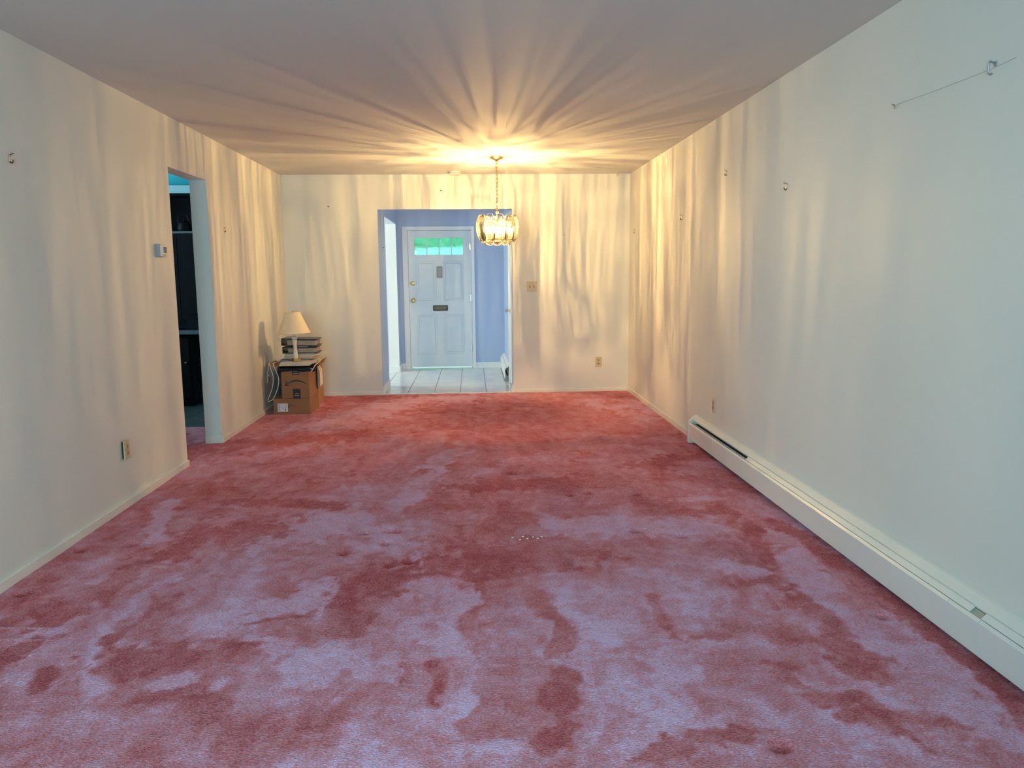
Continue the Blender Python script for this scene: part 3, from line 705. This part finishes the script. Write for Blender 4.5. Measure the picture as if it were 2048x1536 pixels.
th = thing('thermostat', 'white wall thermostat with small display left of the kitchen opening', 'thermostat', (XL, 5.368, 1.521), PI/2)
obj('back_plate', B(-.056, .056, -.008, 0, -.042, .042, .003), M['plastic_grey'], th)
obj('housing', B(-.054, .054, -.031, -.008, -.039, .039, .004), M['plastic_grey'], th)
obj('front_cover', B(-.053, .054, -.036, -.0305, -.038, .038, .003), M['plastic_white'], th)
obj('display', B(-.008, .040, -.0375, -.035, -.010, .020, .001), M['lcd'], th)
obj('display_frame', B(-.012, .044, -.0367, -.034, -.014, .024, .001), M['slot'], th)
obj('button', B(-.03, .03, -.038, -.035, -.030, -.024, .001), M['plastic_grey'], th)

def hook(label, loc, rz, s=1.0, kind='hook', m='old_brass'):
    t = thing('picture_hook' if kind == 'hook' else 'wall_nail', label, 'hook' if kind == 'hook' else 'nail', loc, rz, 'hooks and nails left in the walls')
    if kind == 'hook':
        bm = bmesh.new(); box(bm, -.004*s, .004*s, -.002*s, 0, -.016*s, .016*s, .0005); obj('strap', bm, M[m], t)
        bm = bmesh.new(); tube(bm, spline([(0, -.001*s, -.014*s), (0, -.006*s, -.020*s), (0, -.013*s, -.017*s), (0, -.015*s, -.007*s)], 4), .0028*s, 6); obj('curl', bm, M['bronze'], t)
        bm = bmesh.new(); tube(bm, [(0, .001, .008*s), (0, -.016*s, .016*s)], .0018*s, 6); lathe(bm, [(.004*s, 0), (.004*s, .002*s)], 8, (0, -.016*s, .015*s)); obj('nail', bm, M['bronze'], t)
    else:
        bm = bmesh.new(); tube(bm, [(0, .002, -.001), (0, -.016*s, .003*s)], .003*s, 6); obj('shank', bm, M['bronze'], t)
        bm = bmesh.new(); lathe(bm, [(.0055*s, -.0055*s), (.006*s, 0), (.0055*s, .0055*s)], 8, (0, -.017*s, .003*s)); obj('head', bm, M['bronze'], t)
    return t
hook('brass picture hook high on the near left wall, far left of the thermostat', (XL, 3.737, 1.885), PI/2, 1.15)
hook('small picture hook on the left wall just beyond the kitchen opening', (XL, 6.791, 1.738), PI/2, 1.0)
hook('small nail on the end wall left of the entry opening', (-1.563, YB, 2.095), 0, 1.2, 'nail')
hook('bent nail on the end wall high above the entry opening', (-.332, YB, 2.261), .3, 1.2, 'nail')
hook('tiny nail on the end wall right of the chandelier', (1.037, YB, 1.774), 0, .8, 'nail')
hook('small nail on the blue hall wall beside the entry opening', (OX1+.001, 9.3, 1.66), PI/2, 1.1, 'nail')
hook('small picture hook on the right wall nearest the far corner', (XR, 8.599, 1.797), -PI/2, 1.0)
hook('picture hook on the right wall in the brightest lamp streaks', (XR, 6.653, 1.808), -PI/2, 1.15)
hook('picture hook highest on the right wall near the ceiling', (XR, 5.508, 2.029), -PI/2, 1.0)
hook('dark picture hook on the right wall where the cream light turns grey', (XR, 4.44, 1.822), -PI/2, 1.1)
a = thing('wall_anchor', 'small tan wall anchor high on the near right wall', 'anchor', (XR, 3.315, 2.021), -PI/2, 'hooks and nails left in the walls')
obj('plug', prism(bmesh.new(), [(.009*math.cos(q), .009*math.sin(q)) for q in [2*PI*i/8+.3 for i in range(8)]], -.006, 0, 'y'), M['almond'], a)
obj('nail', tube(bmesh.new(), [(0, 0, .004), (.004, -.02, .010)], .0025, 6), M['steel'], a)
a = thing('wire_hook', 'thin grey wire hook nearest the right edge, high on the right wall', 'hook', (XR, 2.684, 2.021), -PI/2, 'hooks and nails left in the walls')
obj('shank', tube(bmesh.new(), [(0, 0, .012), (0, -.022, .020), (0, -.026, .014), (0, -.026, -.018), (0, -.018, -.024), (0, -.012, -.020)], .0028, 6), M['steel'], a)
obj('plug', B(-.007, .007, -.004, 0, .004, .020, .001), M['plastic_grey'], a)
w = obj('hanging_wire', tube(bmesh.new(), [(XR-.003, 3.30, 2.028), (XR-.002, 3.0, 2.022), (XR-.004, 2.70, 2.02), (XR-.003, 2.58, 2.026)], .0006, 5), M['plastic_grey'])
tag(w, 'hair-thin wire trailing between the anchor and the wire hook on the right wall', 'wire')
r = obj('screw_eye', tube(bmesh.new(), [(1.618+.012*math.cos(q), 8.80, 2.416+.014*math.sin(q)) for q in [2*PI*i/14 for i in range(14)]], .0028, 6, True), M['old_brass'])
tag(r, 'little brass ring hanging from the ceiling near the far right corner', 'ring')
obj('shank', tube(bmesh.new(), [(1.618, 8.80, 2.429), (1.618, 8.80, 2.4405)], .0025, 6), M['old_brass'], r)

sd = thing('smoke_detector', 'round white smoke detector on the ceiling by the end wall', 'detector', (-.165, 8.66, 2.44))
bm = bmesh.new(); lathe(bm, [(.07, 0), (.075, -.004), (.075, -.014), (.071, -.016)], 32); obj('base', bm, M['plastic_white'], sd, smooth=True)
bm = bmesh.new(); lathe(bm, [(.064, -.015), (.064, -.022)], 32); obj('vent_ring', bm, M['slot'], sd, smooth=True)
bm = bmesh.new(); lathe(bm, [(.070, -.021), (.071, -.028), (.060, -.036), (.02, -.040), (.001, -.040)], 32); obj('cover', bm, M['plastic_white'], sd, smooth=True)
for i in range(14):
    q = 2*PI*i/14; obj('vent_fin', B(-.002, .002, .060, .071, -.022, -.015, mtx=Matrix.Rotation(q, 4, 'Z')), M['plastic_white'], sd)

# ------------------------------------------------------------------ chandelier
def chandelier():
    cx, cy = .248, 7.617
    t = thing('chandelier', 'brass chandelier of clear acrylic panels hanging on a chain, lit', 'chandelier', (cx, cy, 2.44))
    Z = lambda z: z-2.44
    bm = bmesh.new(); lathe(bm, [(.066, 0), (.068, -.006), (.055, -.016), (.028, -.028), (.012, -.036), (.010, -.042)], 32); obj('canopy', bm, M['brass'], t, smooth=True)
    obj('canopy_loop', tube(bmesh.new(), [(.011*math.cos(q), 0, -.052+.012*math.sin(q)) for q in [2*PI*i/12 for i in range(12)]], .0024, 6, True), M['brass'], t)
    # chain
    L_, W_, r_ = .046, .019, .0030
    pts = []
    for i in range(20):
        q = 2*PI*i/20; c, s = math.cos(q), math.sin(q); pts.append((W_/2*c, 0, (L_/2-W_/2)*(1 if s > 0 else -1 if s < 0 else 0)+W_/2*s))
    bm = tube(bmesh.new(), pts, r_, 6, True); me = bpy.data.meshes.new('chain_link'); bm.to_mesh(me); bm.free()
    zt, zb = Z(2.376), Z(1.972); n = 12; rs = random.Random(2)
    for i in range(n):
        l = link('chain_link', me, M['brass'], t, (rs.uniform(-.003, .003), 0, zt - (zt-zb)*i/(n-1)*.985 - .012)); l.rotation_euler = (0, rs.uniform(-.12, .12), (PI/2)*(i % 2)+.5)
    obj('cable', tube(bmesh.new(), [(.004*math.sin(i*1.3), .004*math.cos(i*1.1), zt+.02-(zt-zb+.03)*i/14) for i in range(15)], .0017, 6), M['old_brass'], t)
    # column
    bm = bmesh.new(); lathe(bm, [(.004, Z(1.972)), (.011, Z(1.966)), (.013, Z(1.955)), (.008, Z(1.943)), (.016, Z(1.935)), (.016, Z(1.925)), (.008, Z(1.918)), (.007, Z(1.86)), (.018, Z(1.853)), (.02, Z(1.838)), (.009, Z(1.828)), (.0075, Z(1.715)), (.03, Z(1.705)), (.034, Z(1.69)), (.026, Z(1.668)), (.034, Z(1.655)), (.028, Z(1.640)), (.008, Z(1.630)), (.003, Z(1.622))], 24)
    obj('column', bm, M['brass'], t, smooth=True)
    for rr, z, th_ in ((.188, 1.845, .0032), (.128, 1.79, .003), (.15, 1.672, .003)):
        obj('ring', tube(bmesh.new(), [(rr*math.cos(2*PI*i/60), rr*math.sin(2*PI*i/60), Z(z)) for i in range(60)], th_, 6, True), M['brass'], t, smooth=True)
    arm = bpy.data.meshes.new('spoke'); bm = tube(bmesh.new(), spline([(.016, 0, Z(1.845)), (.08, 0, Z(1.852)), (.15, 0, Z(1.846)), (.188, 0, Z(1.845))], 4), .003, 6); bm.to_mesh(arm); bm.free()
    cnd = bpy.data.meshes.new('candle_arm'); bm = tube(bmesh.new(), spline([(.028, 0, Z(1.665)), (.06, 0, Z(1.650)), (.10, 0, Z(1.655)), (.118, 0, Z(1.672))], 5), .0042, 6); lathe(bm, [(.006, Z(1.668)), (.018, Z(1.676)), (.021, Z(1.684)), (.012, Z(1.686))], 14, (.118, 0, 0)); bm.to_mesh(cnd); bm.free()
    slv = bpy.data.meshes.new('candle_sleeve'); bm = lathe(bmesh.new(), [(.011, Z(1.684)), (.011, Z(1.728)), (.013, Z(1.730)), (.013, Z(1.734)), (.008, Z(1.735))], 14, (.118, 0, 0)); bm.to_mesh(slv); bm.free()
    blb = bpy.data.meshes.new('bulb'); bm = lathe(bmesh.new(), [(.007, Z(1.735)), (.013, Z(1.745)), (.0165, Z(1.760)), (.0145, Z(1.776)), (.008, Z(1.793)), (.003, Z(1.806)), (.001, Z(1.812))], 14, (.118, 0, 0)); bm.to_mesh(blb); bm.free()
    fil = bpy.data.meshes.new('filament'); bm = lathe(bmesh.new(), [(.0009, Z(1.750)), (.0009, Z(1.772))], 6, (.118, 0, 0)); bm.to_mesh(fil); bm.free()
    for m_ in (arm, cnd, slv, blb): m_.polygons.foreach_set('use_smooth', [True]*len(m_.polygons))
    for i in range(6):
        q = 2*PI*i/6 + .22
        for me_, nm, mm in ((arm, 'spoke', 'brass'), (cnd, 'candle_arm', 'brass')):
            o = link(nm, me_, M[mm], t); o.rotation_euler = (0, 0, q)
        s = link('candle_sleeve', slv, M['brass'], t); s.rotation_euler = (0, 0, q)
        link('bulb', blb, M['bulb_glass'], s); link('filament', fil, M['bulb'], s)
    # acrylic panels: chamfered top, round foot, bowed in profile, cut with three ribs
    def panel_meshes(w, zb_, zt_, rprof, tag_):
        h = zt_-zb_; foot = w*1.0; ch = .04
        def hw(z):
            if z < zb_+foot: return w*math.sqrt(max(0.02, 1-((zb_+foot-z)/foot)**2))
            if z > zt_-ch: return w*(1-.55*(z-(zt_-ch))/ch)
            return w
        zs = [zb_+h*k/22 for k in range(23)]; cols = 9; bm = bmesh.new(); F = []; Bk = []
        for z in zs:
            a = hw(z); rr = rprof((z-zb_)/h); ra, rb = [], []
            for c in range(cols):
                u = -1+2*c/(cols-1); fl = .0016*math.cos(u*PI*3)
                ra.append(bm.verts.new((rr+.003+fl, u*a, Z(z)))); rb.append(bm.verts.new((rr-.003, u*a, Z(z))))
            F.append(ra); Bk.append(rb)
        for g_, fl in ((F, False), (Bk, True)):
            for r0, r1 in zip(g_, g_[1:]):
                for c in range(cols-1):
                    q = (r0[c], r0[c+1], r1[c+1], r1[c]); bm.faces.new(q[::-1] if fl else q)
        for i in range(len(zs)-1):
            bm.faces.new((F[i][0], F[i+1][0], Bk[i+1][0], Bk[i][0])); bm.faces.new((F[i][-1], Bk[i][-1], Bk[i+1][-1], F[i+1][-1]))
        bm.faces.new([*F[0], *Bk[0][::-1]]); bm.faces.new([*F[-1], *Bk[-1][::-1]])
        pm = bpy.data.meshes.new('panel'); bmesh.ops.recalc_face_normals(bm, faces=bm.faces); bm.to_mesh(pm); bm.free()
        pm.polygons.foreach_set('use_smooth', [True]*len(pm.polygons))
        bm = bmesh.new(); out = []
        for z in zs: out.append((rprof((z-zb_)/h), hw(z), Z(z)))
        for z in zs[::-1]: out.append((rprof((z-zb_)/h), -hw(z), Z(z)))
        tube(bm, out, .0033, 6, True); n_rim = len(bm.faces)
        for u in (-.72, -.36, 0, .36, .72):
            tube(bm, [(rprof((z-zb_)/h)+.0035, u*hw(z)*1.0, Z(z)) for z in zs[2:-1:2]], .0019, 5)
        bm.faces.ensure_lookup_table()
        for f_ in bm.faces[n_rim:]: f_.material_index = 1
        rm = bpy.data.meshes.new('cut_edge'); rm.materials.append(M['acrylic_cut']); rm.materials.append(M['acrylic_rib']); bmesh.ops.recalc_face_normals(bm, faces=bm.faces); bm.to_mesh(rm); bm.free()
        rm.polygons.foreach_set('use_smooth', [True]*len(rm.polygons))
        return pm, rm
    outer = panel_meshes(.0485, 1.652, 1.902, lambda s: .196 - .034*max(0, .45-s)**1.3/.45**1.3*1.0 - .022*max(0, s-.7)/.3, 'o')
    inner = panel_meshes(.040, 1.622, 1.80, lambda s: .140 - .02*max(0, .5-s)/.5, 'i')
    for (pm, rm), n, off in ((outer, 12, .105), (inner, 10, .3)):
        for i in range(n):
            p = link('panel', pm, M['acrylic'], t); p.rotation_euler = (0, 0, 2*PI*i/n+off)
            link('cut_edge', rm, M['acrylic_cut'], p)
    return t
chandelier()

# ------------------------------------------------------------------ cartons, books and lamp in the far left corner
def smile(bm, cx, cz, w, h, y, x_sign=1):
    """curved printed arrow, upside down: an arch thickest in the middle with a barbed left end"""
    n = 18; top, bot = [], []
    for i in range(n+1):
        s = i/n; x = cx - w/2 + w*s; arc = h*(1-(2*s-1)**2*1.0); th_ = w*(.022+.055*math.sin(PI*min(1, s*1.02))**.8)
        top.append((x, cz+arc+th_*.5)); bot.append((x, cz+arc-th_*.5))
    prism(bm, top+bot[::-1], y-.0012, y, 'y')
    x, z = cx-w/2, cz
    prism(bm, [(x-.012*w/.22, z-.012*w/.22), (x+.035*w/.22, z-.010*w/.22), (x+.035*w/.22, z-.002*w/.22), (x+.006*w/.22, z+.002*w/.22), (x+.014*w/.22, z+.036*w/.22), (x+.002*w/.22, z+.034*w/.22)], y-.0012, y, 'y')
    return bm
def cartons():
    # bottom carton
    t = thing('cardboard_box', 'low brown cardboard box with white label, bottom of the stack', 'box', (-1.787, 7.92, 0), 0, 'cardboard boxes in the corner')
    w, d, h = .352, .46, .156
    hx, hy = w/2, d/2
    obj('body', B(-hx, hx, -hy, hy, 0, h, .003), M['cardboard'], t)
    obj('seam', B(-.001, .001, -hy+.01, hy-.01, h-.001, h+.0006), M['ink'], t)
    lb = obj('shipping_label', B(-.136, -.038, -hy-.0012, -hy+.001, .030, .112), M['label_white'], t)
    bm = bmesh.new()
    for k in range(7): box(bm, -.127, -.113, -hy-.002, -hy-.0011, .040+k*.0095, .0445+k*.0095+.002*(k % 3 == 0))
    obj('barcode', bm, M['label_grey'], lb)
    bm = bmesh.new()
    for k, (x, z0, z1) in enumerate([(-.098, .07, .103), (-.088, .045, .10), (-.078, .052, .078), (-.068, .06, .104), (-.060, .058, .104), (-.052, .05, .104)]): box(bm, x, x+.002, -hy-.002, -hy-.0011, z0, z1)
    obj('printed_lines', bm, M['label_grey'], lb)
    obj('printed_mark', prism(bmesh.new(), [(-.068, .040), (-.056, .040), (-.056, .048), (-.062, .056), (-.068, .048)], -hy-.002, -hy-.0011, 'y'), M['ink'], lb)
    bm = smile(bmesh.new(), .002, .076, .068, .014, -hy)
    obj('printed_arrow', bm, M['ink'], t)
    # upper carton, open, its flaps folded out
    u = thing('cardboard_box', 'taller open brown box with printed black arrow, standing on the low box', 'box', (-1.742, 7.915, .159), 0, 'cardboard boxes in the corner')
    w, d, h, th_ = .266, .45, .296, .004; hx, hy = w/2, d/2
    obj('body', B(-hx, hx, -hy, hy, 0, h-.03), M['cardboard'], u)
    bm = bmesh.new(); box(bm, -hx, hx, -hy, -hy+th_, h-.03, h); box(bm, -hx, hx, hy-th_, hy, h-.03, h); box(bm, -hx, -hx+th_, -hy+th_, hy-th_, h-.03, h); box(bm, hx-th_, hx, -hy+th_, hy-th_, h-.03, h); obj('rim', bm, M['cardboard'], u)
    obj('flap', prism(bmesh.new(), [(-hx, h-.004), (-hx, h), (-hx-.145, h+.040), (-hx-.145, h+.036)], -hy+.08, hy-.06, 'y'), M['cardboard_in'], u)
    obj('flap', prism(bmesh.new(), [(hx, h-.004), (hx, h), (hx+.075, h+.013), (hx+.076, h+.009)], -.02, hy-.02, 'y'), M['cardboard_in'], u)
    bm = smile(bmesh.new(), .012, .137, .205, .038, -hy); obj('printed_arrow', bm, M['ink'], u)
    for z0, z1, xx in ((.235, .296, .008), (.0, .094, .010)):
        tp = obj('tape', B(xx-.036, xx+.036, -hy-.001, -hy, z0, z1), M['tape'], u)
        bm = bmesh.new(); zc = (z0+z1)/2 - .006
        tube(bm, [(xx+.013*math.cos(q), -hy-.0012, zc+.004+.006*math.sin(q)) for q in [PI*k/6 for k in range(7)]], .0012, 4)
        for k in range(6): box(bm, xx-.022+k*.0078, xx-.017+k*.0078, -hy-.0019, -hy-.0008, zc-.014, zc-.009-.001*(k % 2))
        obj('tape_print', bm, M['paper'], tp)
    # tall box behind
    b = thing('cardboard_box', 'reddish brown open box mostly hidden behind the stack, flap sticking up at right', 'box', (-1.72, 8.36, 0), 0, 'cardboard boxes in the corner')
    obj('body', B(-.13, .085, -.17, .17, 0, .40), M['cardboard_in'], b)
    obj('flap', prism(bmesh.new(), [(.078, .06), (.074, .06), (.098, .47), (.138, .475), (.118, .33), (.092, .10)], -.171, -.165, 'y'), M['cardboard_in'], b)
    obj('flap', prism(bmesh.new(), [(.081, .40), (.085, .40), (.135, .474), (.131, .476)], -.17, .16, 'y'), M['cardboard_in'], b)
    # papers wedged beside the upper carton
    p = thing('paper_sheaf', 'white sheaf of papers wedged upright right of the open box', 'paper', (-1.578, 8.10, .159))
    for k in range(4): obj('sheet', B(-.016+k*.008, -.012+k*.008, -.06, .075, .06+.004*k, .272-.012*k, mtx=Matrix.Rotation(.03*k, 4, 'X')), M['paper'], p)
    # bin on the left
    bn = thing('storage_bin', 'dark bin squeezed between the left wall and the open box', 'bin', (-1.955, 8.34, 0))
    bm = bmesh.new(); box(bm, -.07, .05, -.17, .14, 0, .36, .006); obj('body', bm, M['bin'], bn)
    obj('rim', B(-.076, .056, -.176, .146, .355, .372, .004), M['bin'], bn)
    st = thing('document_stack', 'pale stack of documents on the dark bin left of the open box', 'paper', (-1.965, 8.34, .373))
    for k in range(3): obj('bundle', B(-.05+.004*k, .05, -.165, .12, .001+k*.030, .029+k*.030, .003), M['paper'], st)
cartons()

def reading_pile():
    z0 = .4552
    # black poly mailer draped over the front of the open box
    bm = bmesh.new(); rows = []
    prof = [(7.86, .016), (7.76, .012), (7.70, .010), (7.682, .004), (7.676, -.012), (7.678, -.030)]
    for j, (y, dz) in enumerate(prof):
        row = []
        for i in range(13):
            x = -1.905+.365*i/12; droop = (.55+.45*math.sin(i*.9+1.0)) + (.5 if i > 9 else 0) + (.25 if i < 2 else 0) - (.5 if 5 <= i <= 7 else 0)
            row.append(bm.verts.new((x + (.004 if j > 3 else 0)*math.sin(i), y, z0+dz+.003+(droop-.5)*(-.012 if j > 3 else 0)+.003*math.sin(i*1.7+j))))
        rows.append(row)
    for a, b in zip(rows, rows[1:]):
        for i in range(12): bm.faces.new((a[i], a[i+1], b[i+1], b[i]))
    bmesh.ops.solidify(bm, geom=bm.faces[:], thickness=.003)
    pm = obj('poly_mailer', bm, M['poly'], smooth=True); tag(pm, 'crumpled black plastic mailer hanging over the front of the open box', 'mailer')
    obj('print', B(-1.585, -1.560, 7.670, 7.672, z0-.006, z0-.001), M['paper'], pm)
    z = z0+.024
    def magazine(label, x0, x1, y0, y1, z, h, m, rz, cover=None):
        t = thing('magazine', label, 'magazine', ((x0+x1)/2, (y0+y1)/2, z), rz, 'magazines on the open box')
        a, b = (x1-x0)/2, (y1-y0)/2
        obj('pages', B(-a+.002, a-.002, -b+.002, b-.002, .0012, h-.0012), M['paper'], t)
        obj('cover', B(-a, a, -b, b, h-.0012, h), M[m], t); obj('cover', B(-a, a, -b, b, 0, .0012), M[m], t)
        obj('spine', B(-a-.001, -a, -b, b, 0, h), M[m], t)
    mags = [('tan magazine at the bottom of the pile on the open box', -1.895, -1.60, 7.70, 8.08, .010, 'paper_tan', .02),
            ('pale magazine second from the bottom of the pile on the open box', -1.885, -1.575, 7.71, 8.09, .009, 'paper', -.05),
            ('pinkish magazine third from the bottom of the pile on the open box', -1.88, -1.56, 7.715, 8.09, .010, 'paper_pink', -.03),
            ('cream magazine on top of the loose magazines under the lamp foot', -1.87, -1.565, 7.72, 8.08, .008, 'paper', .04)]
    for lb, x0, x1, y0, y1, h, m, rz in mags:
        magazine(lb, x0, x1, y0, y1, z, h, m, rz); z += h+.0005
    zf = z
    f = thing('folder', 'navy blue folder under the white ring binder', 'folder', (-1.74, 7.96, zf), .0)
    fo = [(-.155, -.205), (-.075, -.19), (-.06, -.118), (.13, -.118), (.13, .13), (-.155, .13)]
    obj('cover', prism(bmesh.new(), fo, 0, .006, 'z'), M['folder_blue'], f)
    obj('sheets', prism(bmesh.new(), [(x*.96, y*.96) for x, y in fo], .006, .010, 'z'), M['paper'], f)
    obj('cover', prism(bmesh.new(), fo, .010, .016, 'z'), M['folder_blue'], f)
    z = zf+.0165
    def binder(label, x0, x1, y0, y1, z, h, rz, cov, pg, ov=.006, pin=.03, tilt=0.0, cat='binder'):
        t = thing('ring_binder', label, cat, ((x0+x1)/2, (y0+y1)/2, z), rz, 'binders stacked behind the lamp'); t.rotation_euler = (0, tilt, rz)
        a, b = (x1-x0)/2, (y1-y0)/2
        ct = .004 if h < .05 else .009
        obj('cover', B(-a, a, -b, b, 0, ct, .001), M[cov], t); obj('cover', B(-a, a, -b, b, h-ct, h, .001), M[cov], t)
        obj('spine', B(-a-.003, -a+.002, -b, b, 0, h, .001), M[cov], t)
        obj('page_block', B(-a+(pin if h < .05 else .055), a-.018, -b+ov, b-ov, ct+.0005, h-.0045 if h < .05 else h-.014), M[pg], t)
    binder('white ring binder with tan edge, lowest of the binders behind the lamp', -1.872, -1.575, 7.845, 8.09, z, .026, -.02, 'paper', 'paper_tan', pin=.004); z += .0265
    magazine('pinkish catalogue lying between the white binder and the black ones', -1.86, -1.56, 7.85, 8.09, z, .014, 'paper_pink', -.04); z += .0145
    magazine('thin navy covered catalogue directly under the black binders', -1.865, -1.57, 7.845, 8.09, z, .010, 'folder_blue', .02); z += .0105
    binder('lower black ring binder with grey pages behind the lamp', -1.885, -1.548, 7.84, 8.09, z, .066, .0, 'binder', 'pages'); z += .0665
    lbz = z
    n = thing('paper_note', 'white paper slip between the two black binders', 'paper', (-1.69, 7.86, lbz), 0); obj('sheet', B(-.05, .05, -.03, .12, 0, .003), M['label_white'], n); z += .0075
    binder('upper black ring binder, topmost of the pile behind the lamp', -1.893, -1.545, 7.84, 8.09, z, .072, .0, 'binder', 'pages', tilt=.03)
    # table lamp on the magazines, in front of the binders
    t = thing('table_lamp', 'ivory table lamp with cone shade standing on the magazines', 'lamp', (-1.742, 7.775, zf+.002), 0); t.rotation_euler = (0, math.radians(-1.5), 0)
    bm = bmesh.new(); box(bm, -.042, .042, -.042, .042, 0, .012, .003, mtx=Matrix.Rotation(.6, 4, 'Z')); box(bm, -.034, .034, -.034, .034, .012, .026, .004, mtx=Matrix.Rotation(.6, 4, 'Z'))
    obj('base', bm, M['old_brass'], t)
    bm = bmesh.new(); lathe(bm, [(.024, .026), (.026, .034), (.023, .060), (.0185, .10), (.017, .15), (.020, .19), (.0235, .208), (.020, .214)], 20); obj('column', bm, M['lamp_body'], t, smooth=True)
    bm = bmesh.new(); lathe(bm, [(.020, .214), (.029, .220), (.029, .236), (.022, .243), (.010, .246)], 20); obj('collar', bm, M['lamp_body'], t, smooth=True)
    bm = bmesh.new(); lathe(bm, [(.009, .246), (.009, .275), (.017, .28), (.017, .315), (.008, .32)], 16); obj('socket', bm, M['nickel'], t, smooth=True)
    bm = bmesh.new(); lathe(bm, [(.008, .32), (.022, .35), (.026, .375), (.018, .398), (.003, .405)], 16); obj('bulb', bm, M['plastic_white'], t, smooth=True)
    hb, ht = .275, .478
    obj('harp', tube(bmesh.new(), spline([(.012, 0, .28), (.045, 0, .33), (.045, 0, .42), (0, 0, .48), (-.045, 0, .42), (-.045, 0, .33), (-.012, 0, .28)], 5), .0018, 6), M['old_brass'], t)
    bm = bmesh.new(); n_ = 40
    rr = [(.156, hb), (.069, ht), (.067, ht), (.154, hb)]
    lathe(bm, rr, n_, cap=False)
    vs = list(bm.verts); k = len(rr)
    for i in range(n_): bm.faces.new((vs[i], vs[(i+1) % n_], vs[(k-1)*n_+(i+1) % n_], vs[(k-1)*n_+i]))
    s = obj('lamp_shade', bm, M['shade'], t, smooth=True)
    for r_, z_ in ((.157, hb), (.0695, ht)): obj('trim_band', tube(bmesh.new(), [(r_*math.cos(2*PI*i/40), r_*math.sin(2*PI*i/40), z_) for i in range(40)], .0022, 6, True), M['shade'], s)
    sp = bmesh.new()
    for i in range(3):
        q = 2*PI*i/3+.4; tube(sp, [(0, 0, ht-.002), (.068*math.cos(q), .068*math.sin(q), ht-.002)], .0014, 5)
    obj('spider', sp, M['old_brass'], s)
    bm = bmesh.new(); lathe(bm, [(.004, ht-.004), (.008, ht+.004), (.005, ht+.012), (.002, ht+.016)], 12); obj('finial', bm, M['old_brass'], t, smooth=True)
    # cords
    cd = obj('lamp_cord', tube(bmesh.new(), spline([(-2.052, 7.93, .365), (-2.03, 7.82, .39), (-2.018, 7.77, .43), (-2.002, 7.75, .503), (-1.982, 7.75, .43), (-1.968, 7.75, .377), (-1.979, 7.75, .263), (-2.03, 7.75, .135), (-1.99, 7.735, .138), (-1.959, 7.725, .173), (-1.917, 7.70, .261), (-1.900, 7.69, .351), (-1.925, 7.70, .435), (-1.953, 7.72, .500), (-1.93, 7.80, .512), (-1.895, 7.86, .520)], 8), .0038, 6), M['cord'], smooth=True)
    tag(cd, 'white cord looping down at the left of the open box', 'cord')
    obj('plug', B(-2.064, -2.045, 7.915, 7.945, .352, .380, .004), M['cord'], cd)
    c2 = obj('spare_cord', tube(bmesh.new(), spline([(-1.58, 7.655, .425), (-1.555, 7.652, .452), (-1.538, 7.66, .484), (-1.508, 7.68, .512), (-1.50, 7.74, .525), (-1.555, 7.82, .518)], 8), .004, 6), M['cord'], smooth=True)
    tag(c2, 'short white cord end curling over the right front of the open box', 'cord')
reading_pile()

# ------------------------------------------------------------------ glints of light on the carpet, built as small white beads
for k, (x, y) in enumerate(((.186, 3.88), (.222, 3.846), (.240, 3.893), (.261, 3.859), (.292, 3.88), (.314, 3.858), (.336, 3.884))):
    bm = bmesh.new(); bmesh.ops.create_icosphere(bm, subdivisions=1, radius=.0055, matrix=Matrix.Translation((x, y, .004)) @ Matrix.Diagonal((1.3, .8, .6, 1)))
    tag(obj('glint_fleck', bm, M['fleck']), 'tiny white bead standing for a light glint on the mid-room carpet, %s of the row' % ('leftmost', 'second from left', 'third from left', 'middle one', 'third from right', 'second from right', 'rightmost')[k], 'fleck', 'light glints built as beads on the carpet')
